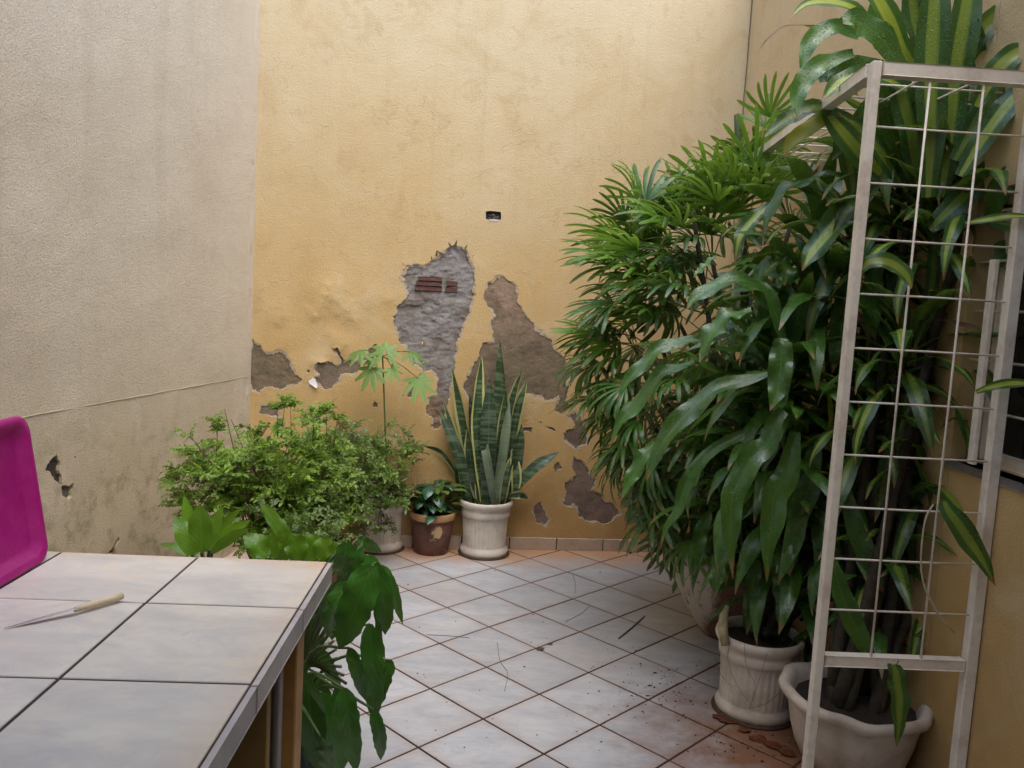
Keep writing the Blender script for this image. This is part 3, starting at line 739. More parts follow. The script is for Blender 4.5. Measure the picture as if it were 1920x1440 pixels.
DKPOT = mat_simple('black_nursery_pot', (.03, .03, .028), .6, .3, 20, .001)

# ================================================================ PLANTS
def strip(path, widths, side, nac=4, fold=.25, wave=0.0, wf=14, ph=0, cup=0.0):
    """leaf blade: path points, half widths, side vectors -> verts, faces, uvs"""
    vs = []; us = []; n = len(path)
    for i, p in enumerate(path):
        t = (path[min(i + 1, n - 1)] - path[max(i - 1, 0)]).normalized()
        s = side[i] if isinstance(side, list) else side
        s = (s - t * s.dot(t)).normalized(); nn = s.cross(t)
        tt = i / (n - 1)
        for k in range(nac + 1):
            u = k / nac * 2 - 1
            wv = wave * widths[i] * sin(wf * tt + ph + (1.3 if u > 0 else 0)) * u * u
            vs.append(p + s * u * widths[i] + nn * (abs(u) * widths[i] * fold + wv - cup * widths[i] * (1 - u * u)))
            us.append(((u + 1) / 2, tt))
    fs = []
    for i in range(n - 1):
        for k in range(nac):
            a = i * (nac + 1) + k; fs.append((a, a + 1, a + nac + 2, a + nac + 1))
    return vs, fs, us
def catmull(P, n):
    P = [V(p) for p in P]; Q = [P[0] * 2 - P[1]] + P + [P[-1] * 2 - P[-2]]; out = []
    for i in range(n + 1):
        t = i / n * (len(P) - 1); k = min(int(t), len(P) - 2); f = t - k
        a, b, c, d = Q[k:k + 4]
        out.append(.5 * ((2 * b) + (c - a) * f + (2 * a - 5 * b + 4 * c - d) * f * f + (3 * b - a - 3 * c + d) * f ** 3))
    return out
def shape_strap(t, tipp=.75): # long strap leaf
    b = .45 + .55 * min(1, t / .35) ; e_ = 1 if t < .55 else max(.02, (1 - ((t - .55) / .45) ** 1.7))
    return b * e_
def grav_path(L, elev, droop, n=14, bend=1.2):
    p = V((0, 0, 0)); P = [p.copy()]
    for i in range(n):
        t = (i + .5) / n; e_ = elev - droop * t ** bend
        p = p + V((cos(e_), 0, sin(e_))) * (L / n); P.append(p.copy())
    return P
def grav_leaf_mesh(name, L, W, elev, droop, fold=.25, wave=.15, shp=shape_strap, n=14, bend=1.2, twist=0, sway=0, nac=4):
    P = grav_path(L, elev, droop, n, bend); ph = random.uniform(0, 6)
    for i, p in enumerate(P): p.y += sway * L * (i / n) ** 2
    wd = [max(.0012, W * shp(i / n)) for i in range(n + 1)]
    sides = [Matrix.Rotation(twist * i / n, 3, 'X') @ V((0, 1, 0)) for i in range(n + 1)]
    vs, fs, us = strip(P, wd, sides, nac, fold, wave, 14, ph)
    return me_of(name, vs, fs, us)
def traced_leaf(root, name, pts, wpx, mat, roll=0.0, n=16, shp=shape_strap, fold=.22, wave=.22, label=None, face=None, base_w=None, nac=4):
    """pts: (x, y, Y) photo points with depth; wpx: full width in photo pixels"""
    P = catmull([at(*p) for p in pts], n); Ym = sum(p[2] for p in pts) / len(pts)
    W = wpx / F * Ym / 2; wd = [max(.001, W * shp(i / n)) for i in range(n + 1)]
    sides = []
    for i, p in enumerate(P):
        t = (P[min(i + 1, n)] - P[max(i - 1, 0)]).normalized()
        tc = ((face if face is not None else (CAM - p))).normalized()
        s = t.cross(tc)
        if s.length < .15: s = t.cross(V((0, 0, 1)))
        s.normalize(); s = Matrix.Rotation(roll, 3, t) @ s; 
        if sides and s.dot(sides[-1]) < 0: s = -s
        sides.append(s)
    # make the upper side of the fold look up
    vs, fs, us = strip(P, wd, sides, nac, fold, wave, random.uniform(13, 22), random.uniform(0, 6))
    mb = MB(); mb.add(vs, fs, us); o = mb.build(name, mat, root, origin=P[0])
    if label: o['label'] = label
    return o

LF_DARK = mat_leaf('corn_leaf', (.036, .105, .013), (.058, .145, .018), None, r=.24, transl=.16, drops=True, vein=0, tip=(.20, .12, .04))
LF_VAR = mat_leaf('striped_corn_leaf', (.026, .080, .016), (.040, .11, .02), stripe=(.28, .36, .045), sw=.34, r=.25, transl=.25, drops=True, tip=(.25, .13, .04))
LF_BRIGHT = mat_leaf('bright_striped_leaf', (.035, .11, .02), (.05, .14, .025), stripe=(.42, .46, .05), sw=.45, r=.3, transl=.38, tip=(.35, .15, .04))
LF_YEL = mat_leaf('yellowing_leaf', (.42, .36, .04), (.28, .30, .03), None, r=.4, transl=.4, tip=(.40, .12, .03), dry=.5)
LF_DRY = mat_leaf('dry_leaf', (.22, .13, .07), (.16, .08, .04), None, r=.7, transl=.1)
LF_PALM = mat_leaf('palm_leaflet', (.030, .098, .014), (.055, .14, .02), None, r=.26, transl=.2, tip=(.20, .16, .05), dry=.6)
LF_PALM2 = mat_leaf('young_palm_leaflet', (.08, .20, .016), (.12, .25, .02), None, r=.33, transl=.38, tip=(.25, .2, .05))
LF_SNAKE = mat_leaf('snake_leaf', (.022, .048, .020), (.032, .062, .026), None, r=.38, transl=.05, bands=True, edge=(.42, .42, .15))
LF_SNAKE3 = mat_leaf('dark_snake_leaf', (.020, .048, .018), (.028, .058, .022), None, r=.4, transl=.05, bands=True)
LF_SNAKE2 = mat_leaf('pale_snake_leaf', (.16, .19, .12), (.10, .14, .08), None, r=.4, transl=.05, bands=True)
LF_PHIL = mat_leaf('philodendron_leaf', (.030, .135, .018), (.05, .18, .024), None, r=.18, transl=.2, vein=.0002)
LF_XAN = mat_leaf('broad_bright_leaf', (.085, .23, .010), (.14, .30, .014), None, r=.34, transl=.4, vein=.0002)
LF_ARAL = mat_leaf('fine_leaflet', (.13, .25, .022), (.24, .36, .04), None, r=.38, transl=.32)
LF_ARAL2 = mat_leaf('olive_leaflet', (.08, .155, .022), (.13, .20, .035), None, r=.38, transl=.28, dry=.3)
LF_PAP = mat_leaf('papaya_leaf', (.17, .31, .07), (.22, .37, .09), None, r=.5, transl=.4)
LF_BLUE = mat_leaf('glossy_dark_leaf', (.014, .06, .032), (.02, .08, .04), None, r=.22, transl=.1)
STEMG = mat_simple('green_petiole', (.10, .15, .04), .5, .3, 30, .001)

def fluted_pot(root, c, R, h, mat=POTW, nfl=34):
    k = R / .16; kh = h / .345
    prof = [(.10, 0), (.126, 0), (.140, .010), (.1445, .026), (.141, .040), (.132, .052), (.1285, .058), (.129, .064), (.131, .12), (.134, .18), (.137, .235), (.139, .240), (.1445, .246), (.1455, .262), (.1455, .278), (.142, .286), (.146, .296), (.154, .304), (.160, .316), (.162, .328), (.160, .339), (.154, .345), (.147, .343), (.142, .335), (.138, .300)]
    def fr(r, z, a, i):
        o = 0
        if 7 <= i <= 10: o = -.0028 * (0.5 + .5 * cos(a * nfl)) ** 2
        return (r + o + .0012 * noise.noise(V((cos(a) * 3, sin(a) * 3, z * 9)))) * k
    mb = MB(); mb.lathe([(r, z * kh) for r, z in prof], nfl * 6, fr, c); o = mb.build('pot', mat, root)
    s = MB(); s.lathe([(.001, .312 * kh), (.07 * k, .308 * kh), (.1405 * k, .303 * kh)], 24, lambda r, z, a, i: (r, .004 * noise.noise(V((r * 60, a * 3, 0)))), c); s.build('soil', SOIL, root)
    sa = MB(); sa.lathe([(.001, -.0005), (.150 * k, -.0005), (.156 * k, .004), (.150 * k, .009), (.12 * k, .0095), (.001, .0095)], 40, None, c); sa.build('saucer', mat_simple('dark_saucer', (.07, .035, .02), .7, .4, 20, .001), root)
    return o

# ---------------- snake plant in fluted pot
c = onz(905, 1049); c = V((c.x, c.y + .13, 0)); c = c + BN * 0
snake = thing('potted_snake_plant', 'snake plant with yellow-edged upright leaves in the cream fluted pot against the back wall', 'potted plant', c)
fluted_pot(snake, c, .165, .345)
def shp_snake(t): return (.55 + .45 * min(1, t / .4)) * (1 if t < .6 else max(.02, 1 - ((t - .6) / .4) ** 1.8))
Yc = c.y
SN = [((935, 945), (942, 800), (938, 640), 30, 0), ((905, 940), (893, 800), (903, 665), 26, 0), ((890, 940), (872, 810), (848, 690), 22, 0), ((913, 945), (916, 830), (918, 705), 28, 0), ((925, 950), (943, 840), (955, 750), 17, 1), ((928, 952), (915, 870), (904, 805), 15, 1),
      ((945, 940), (965, 800), (988, 712), 24, 0), ((940, 945), (955, 780), (980, 690), 18, 0), ((955, 935), (968, 860), (978, 795), 22, 0), ((950, 930), (958, 850), (958, 780), 18, 0), ((880, 945), (858, 850), (822, 765), 20, 0), ((875, 940), (870, 880), (857, 850), 18, 0),
      ((900, 945), (885, 880), (877, 800), 24, 0), ((895, 950), (905, 880), (893, 810), 16, 0), ((870, 935), (862, 860), (830, 745), 16, 0), ((960, 925), (1000, 880), (1048, 848), 20, 0), ((950, 930), (975, 905), (984, 897), 12, 0), ((955, 930), (975, 928), (990, 935), 14, 0),
      ((885, 950), (880, 910), (884, 890), 16, 0), ((900, 955), (898, 915), (900, 880), 14, 0), ((870, 945), (864, 905), (858, 850), 18, 0), ((868, 905), (830, 850), (793, 835), 11, 2), ((965, 935), (968, 890), (960, 840), 18, 0), ((915, 955), (925, 890), (930, 830), 22, 0), ((940, 955), (950, 900), (962, 850), 18, 0), ((890, 955), (897, 850), (880, 740), 22, 0),
      ((925, 950), (935, 850), (948, 730), 26, 0), ((903, 950), (900, 850), (912, 760), 26, 0)]
for i, (a_, b_, d_, w_, kd) in enumerate(SN):
    dy = [.02, -.05, .03, -.07, .06, -.03, .01][i % 7] if kd != 1 else -.09
    traced_leaf(snake, 'leaf', [(*a_, Yc + dy * .6), (*b_, Yc + dy), (*d_, Yc + dy * (.4 if kd < 2 else 1))], w_ * 1.12, (LF_SNAKE if i % 5 in (1, 2, 4) else LF_SNAKE3, LF_SNAKE2, LF_SNAKE)[kd], roll=random.uniform(-.7, .7), shp=shp_snake, fold=.35, wave=.10, n=14)
for i in range(8):
    a_ = random.uniform(0, 6.28); b_ = c + V((cos(a_) * .09, sin(a_) * .09, .31))
    mm = grav_leaf_mesh('small_leaf', .12, .009, 1.2, 1.0, .3, .1); link('small_leaf', mm, LF_BLUE, snake, b_, (0, 0, a_))

# ---------------- brown clay pot with small plants
c = onz(805, 1043); c = V((c.x, c.y + .10, 0))
clay = thing('potted_herbs', 'small dark glossy leaved plants in the flaking red-brown clay pot', 'potted plant', c)
def fr(r, z, a, i): return r + .001 * noise.noise(V((cos(a) * 4, sin(a) * 4, z * 12)))
k = M_('flaking_clay'); pz = k.pos(obj=True); zz = k.xyz(pz)[2]
cl = k.mix(k.rng(k.noise(pz, 9, 6, .7), .42, .6), (.15, .065, .042), (.085, .04, .03))
cl = k.mix(k.rng(k.noise(pz, 14, 7, .75), .60, .64), cl, (.42, .28, .15))
nd = k.n('VectorMath', operation='DISTANCE'); k.l(pz, nd.inputs[0]); nd.inputs[1].default_value = (.045, -.115, .15)
cl = k.mix(k.rng(k.math('ADD', nd.outputs['Value'], k.math('MULTIPLY', k.noise(pz, 24, 7, .7), .10)), .085, .080), cl, (.48, .33, .17))
cl = k.mix(k.rng(k.math('ADD', zz, k.math('MULTIPLY', k.noise(pz, 20, 5), .02)), .222, .228), cl, (.40, .23, .10))
k.col(cl); k.rough(.75); k.bump(k.noise(pz, 30, 6, .7), .003, .8)
mb = MB(); mb.lathe([(.08, 0), (.098, 0), (.104, .006), (.112, .06), (.120, .12), (.126, .18), (.128, .212), (.137, .214), (.141, .222), (.142, .250), (.139, .258), (.131, .258), (.128, .25), (.124, .21)], 56, fr, c); mb.build('pot', k.m, clay)
MB().lathe([(.001, .235), (.06, .232), (.128, .226)], 24, None, c).build('soil', SOIL, clay)
BLV = [grav_leaf_mesh('leaf', .11, .026, .9 - .3 * q, 1.6, .2, .15, lambda t: max(.03, sin(pi * min(1, t * .95 + .05)) ** .8), 10) for q in range(3)]
GLV = [grav_leaf_mesh('blade', .2, .0045, 1.3, .9, .3, 0, shape_strap, 10) for q in range(3)]
for i in range(60):
    a_ = random.uniform(0, 6.28); r_ = random.uniform(.0, .10); b_ = c + V((cos(a_) * r_, sin(a_) * r_, .235 + random.uniform(0, .19)))
    link('leaf', BLV[i % 3], LF_BLUE if i % 4 else LF_ARAL2, clay, b_, (0, 0, a_ + random.uniform(-.5, .5)), random.uniform(.8, 1.6))
for i in range(22):
    a_ = random.uniform(0, 6.28); b_ = c + V((cos(a_) * .06, sin(a_) * .06, .23)); link('blade', GLV[i % 3], LF_ARAL2 if i % 2 else LF_XAN, clay, b_, (0, 0, a_), random.uniform(.6, 1.2))
for q in range(4):
    MB().tube([c + V((.03 * q - .05, -.02, .23)), c + V((.035 * q - .05, -.02, .36)), c + V((.04 * q - .06, -.03, .46))], [.004, .003, .002], 6).build('stem', STEMG, clay)

# ---------------- fine leaved shrubs
def pinnate(name, L, n, ll, lw, elev=.4, droop=.9, ser=True):
    mb = MB()
    for br in range(4):
        P = grav_path(L * (1, .8, .8, .65)[br] * random.uniform(.8, 1.1), elev + (0, .2, .1, .8)[br], droop, n + 2)
        R_ = Matrix.Rotation((0, .8, -.8, random.uniform(-2, 2))[br] + random.uniform(-.25, .25), 3, 'Z'); P = [R_ @ p for p in P]
        mb.tube(P, [.0011] * len(P), 4, False)
        for i in range(1, n + 3):
            for sg in (-1, 1):
                t = i / (n + 2); l = ll * random.uniform(.55, 1.25)
                d = R_ @ V((random.uniform(.2, 1), sg * random.uniform(.4, 1), random.uniform(-.5, .8))).normalized()
                s = d.cross(V((random.uniform(-.8, .8), random.uniform(-.8, .8), 1))).normalized(); b_ = P[i]
                w_ = lw * random.uniform(.7, 1.3)
                pts = [b_, b_ + d * l * .4, b_ + d * l * .75 - V((0, 0, l * .1)), b_ + d * l - V((0, 0, l * .28))]
                vs = [pts[0], pts[1] + s * w_, pts[1] - s * w_, pts[2] + s * w_ * .8, pts[2] - s * w_ * .8, pts[3]]
                mb.add(vs, [(0, 2, 1), (1, 2, 4, 3), (3, 4, 5)], [(.5, 0), (1, .4), (0, .4), (1, .7), (0, .7), (.5, 1)])
    return me_of(name, mb.v, mb.f, mb.u, False)
SPR = [pinnate('leaf_sprig', random.uniform(.085, .12), 7, .022, .0050, random.uniform(.1, .8), random.uniform(.5, 1.3)) for q in range(7)]
SPR2 = [pinnate('leaf_sprig', random.uniform(.08, .11), 6, .021, .0042, random.uniform(.2, .9), random.uniform(.4, 1.0)) for q in range(6)]
def shrub(root, base, centre, R, nst, nsp, mats, spr, seed=0, clumps=None, twig=True, sc=(.8, 1.25), outr=.72):
    rnd = random.Random(seed); ends = []; NC = 17
    for i in range(nst):
        a = rnd.uniform(0, 6.28); rr_ = rnd.uniform(.3, 1); el = rnd.uniform(-.5, 1.2)
        tgt = centre + V((cos(a) * R.x * rr_ * cos(el), sin(a) * R.y * rr_ * cos(el), R.z * sin(el) * rr_))
        b0 = base + V((rnd.uniform(-.05, .05), rnd.uniform(-.05, .05), 0))
        mid = b0.lerp(tgt, .5) + V((rnd.uniform(-.06, .06), rnd.uniform(-.06, .06), rnd.uniform(0, .10)))
        q = b0.lerp(mid, .5) + V((rnd.uniform(-.04, .04), rnd.uniform(-.04, .04), 0))
        P = catmull([b0, q, mid, tgt], 14); r0 = rnd.uniform(.005, .011)
        MB().tube(P, [r0 * (1 - .75 * j / 14) for j in range(15)], 6).build('branch', BARK, root)
        ends.append(P)
        for s_ in range(3 if twig else 1):
            j = rnd.randint(6, 13); d = V((rnd.uniform(-1, 1), rnd.uniform(-1, 1), rnd.uniform(-.1, 1))).normalized() * rnd.uniform(.07, .16)
            Q = catmull([P[j], P[j] + d * .5 + V((0, 0, .01)), P[j] + d], 6); MB().tube(Q, [.0028, .0026, .0024, .002, .0018, .0015, .001], 5).build('twig', BARK, root); ends.append(Q)
    cl = clumps or [(V((rnd.gauss(0, 1), rnd.gauss(0, 1), rnd.gauss(0, 1))).normalized() * rnd.uniform(.45, .95)) for _ in range(17)]
    for i in range(nsp):
        if i % 3:
            k_ = cl[rnd.randrange(len(cl))]; sp_ = 1.0 if i % 7 else 2.4; q = V((k_.x * R.x, k_.y * R.y, k_.z * R.z)) + V((rnd.gauss(0, .047), rnd.gauss(0, .047), rnd.gauss(0, .034))) * sp_
            p = centre + q
        else:
            P = ends[rnd.randrange(len(ends))]; p = P[rnd.randrange(len(P) // 2, len(P))]; q = p - centre
        if p.z < base.z + .04: continue
        a = math.atan2(q.y, q.x) + rnd.uniform(-1.1, 1.1)
        link('leaf_sprig', spr[rnd.randrange(len(spr))], None, root, p, (rnd.uniform(-.5, .5), rnd.uniform(-.6, .4), a), rnd.uniform(*sc))
def setmat(ms, mt):
    for q in ms: q.materials.append(mt)
setmat(SPR, LF_ARAL); setmat(SPR2, LF_ARAL2)
SPRb = [x.copy() for x in SPR]
for x in SPRb: x.materials.clear(); x.materials.append(LF_ARAL2)

cA = at(505, 885, 3.5)
sh1 = thing('aralia_shrub', 'bushy light green shrub with fine leaflets behind the counter, against the beige wall', 'shrub', (cA.x, cA.y, 0))
def simple_pot(root, c, R, h, mat):
    MB().lathe([(R * .7, 0), (R * .78, .004), (R * .97, h * .86), (R * 1.05, h * .87), (R * 1.05, h), (R * .96, h), (R * .92, h * .85)], 40, None, c).build('pot', mat, root)
    MB().lathe([(.001, h * .92), (R * .94, h * .9)], 20, None, c).build('soil', SOIL, root)
TERRA = mat_simple('terracotta', (.30, .13, .07), .8, .3, 10, .001, (.2, .14, .1), .5)
simple_pot(sh1, V((cA.x, cA.y, 0)), .16, .30, TERRA)
shrub(sh1, V((cA.x, cA.y, .28)), cA + V((0, 0, .0)), V((.38, .29, .33)), 24, 285, [V(q) for q in ((.1, -.1, .8), (-.15, 0, .7), (.35, .1, .75), (-.45, -.2, .5), (.6, 0, .45), (-.75, 0, .15), (-.6, -.3, -.2), (-.85, .1, -.35), (0, -.5, .35), (.4, -.5, .1), (-.3, -.6, -.05), (.1, -.7, -.35), (.7, -.3, -.2), (.85, .2, .1), (-.35, -.5, -.55), (.4, -.5, -.6), (-.1, .2, .95), (.25, 0, .55))], SPR, 3)
tr = MB(); tr.tube(catmull([V((cA.x, cA.y, .27)), at(497, 960, 3.45), at(487, 900, 3.42), at(470, 850, 3.40), at(500, 800, 3.4)], 16), [.020 - .0009 * i for i in range(17)], 8); tr.build('trunk', BARK, sh1)
cE = at(345, 905, 3.6)
for i in range(26):   # drooping side tufts
    p = at(random.uniform(325, 400), random.uniform(830, 960), random.uniform(3.4, 3.65)); link('leaf_sprig', SPR[i % 7], None, sh1, p, (random.uniform(-.4, .4), random.uniform(-.2, .6), random.uniform(2, 4.3)), random.uniform(.7, 1.0))
for (x, y) in ((405, 785), (408, 800), (535, 745), (545, 755), (520, 760), (600, 770), (612, 760), (590, 768), (632, 780)):
    p = at(x, y + 8, 3.45); MB().tube([at(x + random.uniform(-8, 8), y + 60, 3.46), p], [.002, .001], 5).build('twig', BARK, sh1)
    for q in range(4): link('leaf_sprig', SPR[q], None, sh1, p, (0, random.uniform(-.8, -.1), q * 1.6 + random.random()), .6)

cB = onz(705, 1038); cB = V((cB.x, cB.y + .12, 0))
sh2 = thing('potted_aralia', 'loose twiggy olive green shrub in the left cream fluted pot by the back wall', 'potted plant', cB)
fluted_pot(sh2, cB, .16, .345)
cc2 = at(672, 885, cB.y - .25)
shrub(sh2, cB + V((-.02, -.02, .30)), cc2, V((.42, .30, .33)), 26, 235, None, SPR2 + SPRb[:2], 11, sc=(.75, 1.2))
for i in range(56):
    x = random.uniform(610, 735); p = at(x, random.uniform(915, 1000), cB.y - .25); 
    MB().tube([cB + V((0, -.05, .33)), cB.lerp(p, .6) + V((0, 0, .12)), p], [.003, .002, .001], 5).build('twig', BARK, sh2) if i < 12 else None
    link('leaf_sprig', SPR2[i % 6], None, sh2, p, (random.uniform(-.4, .4), random.uniform(-.2, .5), random.uniform(2.5, 6)), random.uniform(.6, .95))

cC = at(610, 900, 4.2)
sh3 = thing('aralia_bush', 'middle clump of fine leaved green shrub between the other two behind the counter', 'shrub', (cC.x, cC.y, 0))
simple_pot(sh3, V((cC.x, cC.y, 0)), .15, .26, TERRA)
shrub(sh3, V((cC.x, cC.y, .24)), cC, V((.30, .25, .34)), 18, 170, None, SPRb + SPR[:3], 23)

for i in range(40):
    p = at(random.uniform(430, 640), random.uniform(960, 1035), random.uniform(2.9, 3.4)); link('leaf_sprig', SPRb[i % 7], None, sh3, p, (random.uniform(-.6, .6), random.uniform(-.6, .6), random.uniform(0, 6.28)), random.uniform(.7, 1.1))
# ---------------- papaya seedling
pS = onz(705, 1038) + V((.04, .12, 0))
pap = thing('papaya_seedling', 'thin papaya seedling with lobed pale green leaves rising above the shrubs', 'seedling', (pS.x, pS.y, .30))
stp = [onz(705, 1038) + V((.04, .12, .30)), at(726, 900, 4.85), at(722, 800, 4.77), at(718, 685, 4.75), at(716, 660, 4.75)]
MB().tube(catmull(stp, 16), [.006 - .00015 * i for i in range(17)], 7).build('stem', STEMG, pap)
def lobed(c, r, face, rot, mat, root, name='leaf', nl=7, drp=.3):
    f = face.normalized(); a = f.cross(V((0, 0, 1)));
    if a.length < .1: a = V((1, 0, 0))
    a.normalize(); b = a.cross(f); vs = [c]; us = [(.5, 0)]; N = nl * 10
    for i in range(N + 1):
        th = (i / N - .5) * 2 * pi * .86; ph_ = (i / N * nl) % 1.0
        e_ = 1 - abs(ph_ - .5) * 2; e_ = .30 + .70 * e_ ** .8 + .09 * sin(ph_ * 6 * pi) ** 2
        q = r * e_ * (1 - .18 * abs(th / pi)); d = a * sin(th + rot) + b * cos(th + rot)
        for t in (.5, 1.0):
            vs.append(c + d * q * t - V((0, 0, drp * q * t * t))); us.append((.5 + .4 * (ph_ - .5) * t, t))
    fs = []
    for i in range(N):
        k_ = 1 + i * 2; fs += [(0, k_, k_ + 2), (k_, k_ + 1, k_ + 3, k_ + 2)]
    mb = MB(); mb.add(vs, fs, us); return mb.build(name, mat, root, origin=c)
top = at(717, 668, 4.75)
for x, y, r_, rot, fc in ((676, 658, 33, 2.2, (-.2, -.5, 1)), (722, 655, 36, .1, (0, -.9, .5)), (772, 660, 32, -2.0, (.3, -.4, 1)), (698, 690, 36, 2.7, (-.1, -1, .5)), (785, 710, 36, -2.7, (.2, -1, .5)), (735, 690, 22, -2.4, (.2, -1, .6)), (700, 668, 22, 1.4, (0, -1, .8))):
    q = at(x, y, 4.70); MB().tube(catmull([top, top.lerp(q, .5) + V((0, 0, .015)), q], 6), [.0024] * 7, 5).build('petiole', STEMG, pap)
    lobed(q, r_ / F * 4.7 * .98, V(fc), rot, LF_PAP, pap, drp=.45)

# ---------------- broad bright green leaves behind the counter edge
def blade_path_leaf(root, base, tip, W, mat, arch=.1, face=None, shp=None, fold=.2, wave=.12, roll=0, n=14, name='leaf', nac=6):
    b, t_ = V(base), V(tip); mid = b.lerp(t_, .5) + V((0, 0, arch)); P = catmull([b, mid, t_], n)
    sides = []
    for i, p in enumerate(P):
        t = (P[min(i + 1, n)] - P[max(i - 1, 0)]).normalized(); f = face if face is not None else V((0, -.5, 1))
        s = t.cross(f.normalized()); s = s.normalized() if s.length > .05 else V((1, 0, 0)); s = Matrix.Rotation(roll, 3, t) @ s; sides.append(s)
    sh = shp or (lambda t: max(.02, sin(pi * (.12 + .88 * t) ** .75) ** .7 if t < 1 else .02))
    vs, fs, us = strip(P, [max(.001, W * sh(i / n)) for i in range(n + 1)], sides, nac, fold, wave, 12, random.uniform(0, 6))
    mb = MB(); mb.add(vs, fs, us); return mb.build(name, mat, root, origin=b)
def shp_broad(t): return max(.03, (1 - (2 * t - .85) ** 2 / 1.35) if t < .9 else (1 - (2 * .9 - .85) ** 2 / 1.35) * (1 - ((t - .9) / .1)) ** .5)
g1 = at(375, 1060, 2.5)
xan = thing('elephant_ear', 'broad bright yellow-green leaves rising behind the left part of the counter', 'plant', (g1.x, g1.y, 0))
simple_pot(xan, V((g1.x, g1.y + .05, 0)), .13, .5, DKPOT); gb = V((g1.x, g1.y + .05, .46))
for (bx, by, tx, ty_, w_, dep, rl) in ((360, 1040, 328, 968, 32, 2.45, .3), (378, 1035, 374, 945, 38, 2.4, 0), (392, 1030, 418, 950, 26, 2.45, -.4), (395, 1030, 470, 975, 22, 2.4, .5), (398, 1035, 468, 990, 20, 2.35, .9), (380, 1030, 455, 950, 16, 2.6, .5), (365, 1040, 345, 930, 22, 2.65, .2), (350, 1040, 300, 1020, 14, 2.6, .4)):
    b_, t_ = at(bx, by, dep), at(tx, ty_, dep + .02)
    MB().tube(catmull([gb, gb.lerp(b_, .6) + V((0, 0, .05)), b_], 8), [.005] * 9, 6).build('petiole', STEMG, xan)
    blade_path_leaf(xan, b_, t_, w_ / F * dep * .60, LF_XAN, .01, V((.1, -1, .7)), shp_broad, .18, .12, rl)
g2 = at(480, 1060, 2.40)
xa2 = thing('taro_clump', 'low clump of glossy mid green lobed leaves right behind the counter corner', 'plant', (g2.x, g2.y, 0))
simple_pot(xa2, V((g2.x, g2.y + .12, 0)), .14, .45, DKPOT); gb = V((g2.x, g2.y + .12, .42))
for (bx, by, tx, ty_, w_, dep, rl, mt) in ((500, 1045, 455, 1005, 30, 2.4, .2, 0), (520, 1045, 508, 998, 34, 2.42, -.2, 0), (535, 1048, 540, 1000, 30, 2.38, .4, 0), (560, 1050, 545, 1002, 32, 2.36, -.1, 0), (575, 1050, 600, 1005, 34, 2.4, .2, 0), (600, 1050, 622, 1010, 30, 2.35, 0, 0), (545, 1030, 487, 943, 22, 2.6, .5, 0), (540, 1035, 530, 985, 20, 2.55, 0, 0), (480, 1048, 470, 1010, 30, 2.5, .5, 0), (610, 1052, 640, 1030, 30, 2.4, .3, 0), (590, 1045, 560, 1015, 28, 2.5, .3, 0)):
    b_, t_ = at(bx, by, dep), at(tx, ty_, dep)
    MB().tube(catmull([gb, gb.lerp(b_, .6) + V((0, 0, .04)), b_], 8), [.005] * 9, 6).build('petiole', STEMG, xa2)
    blade_path_leaf(xa2, b_, t_, w_ / F * dep * .72, LF_XAN, .01, V((.1, -1, .7)), shp_broad, .34, .26, rl + random.uniform(-.5, .5))

# ---------------- philodendron at the end of the counter
g3 = at(575, 1300, 2.3)
phi = thing('philodendron', 'dark glossy philodendron with long drooping wrinkled leaves beside the counter end', 'plant', (g3.x, g3.y, 0))
simple_pot(phi, V((g3.x - .09, g3.y + .12, 0)), .15, .26, DKPOT); gb = V((g3.x - .08, g3.y + .08, .25))
def shp_phil(t): return max(.03, (.72 + .28 * sin(pi * min(1, t * 1.2))) * min(1, .35 + t * 6) * (1 if t < .7 else (1 - ((t - .7) / .3) ** 2.2)) * (1 + .06 * sin(t * 38)))
PH = [([(655, 1092), (625, 1140), (612, 1195)], 44, 2.08, .5), ([(700, 1060), (668, 1135), (636, 1216)], 72, 2.05, .15), ([(675, 1025), (655, 1060), (640, 1100)], 46, 2.25, 0), ([(612, 1075), (600, 1130), (596, 1160)], 34, 2.15, .6), ([(650, 1015), (645, 1050), (640, 1085)], 40, 2.2, -.3),
      ([(715, 1060), (735, 1100), (755, 1170)], 24, 2.3, .3), ([(705, 1055), (720, 1130), (722, 1190)], 40, 2.2, .2), ([(690, 1040), (700, 1100), (690, 1150)], 44, 2.25, -.2), ([(705, 1130), (712, 1190), (722, 1240)], 18, 2.25, .8),
      ([(693, 1170), (700, 1270), (702, 1350)], 46, 2.15, .1), ([(700, 1330), (712, 1380), (714, 1425)], 28, 2.15, .1), ([(735, 1238), (718, 1280), (702, 1335)], 36, 2.2, .4), ([(655, 1215), (670, 1260), (684, 1312)], 28, 2.1, 0),
      ([(645, 1290), (655, 1360), (668, 1450)], 46, 2.05, .1), ([(630, 1290), (638, 1350), (648, 1430)], 26, 2.15, .3), ([(575, 1280), (585, 1360), (600, 1450)], 60, 2.15, .2), ([(600, 1300), (622, 1380), (636, 1460)], 56, 2.2, -.2),
      ([(560, 1240), (585, 1290), (612, 1340)], 18, 2.05, .5), ([(555, 1330), (560, 1400), (556, 1470)], 46, 2.3, 0), ([(585, 1210), (610, 1240), (640, 1300)], 30, 2.35, .3), ([(600, 1380), (615, 1420), (620, 1480)], 60, 2.0, .9), ([(625, 1040), (610, 1060), (590, 1110)], 30, 2.35, .2),
      ([(670, 1010), (690, 1020), (715, 1035)], 22, 2.3, .3), ([(560, 1160), (575, 1190), (590, 1235)], 16, 2.35, .3), ([(620, 1090), (628, 1150), (622, 1200)], 40, 2.45, 0), ([(600, 1150), (580, 1200), (570, 1260)], 36, 2.5, .2), ([(650, 1340), (640, 1400), (630, 1460)], 40, 2.4, 0), ([(590, 1260), (600, 1320), (590, 1400)], 50, 2.45, .3)]
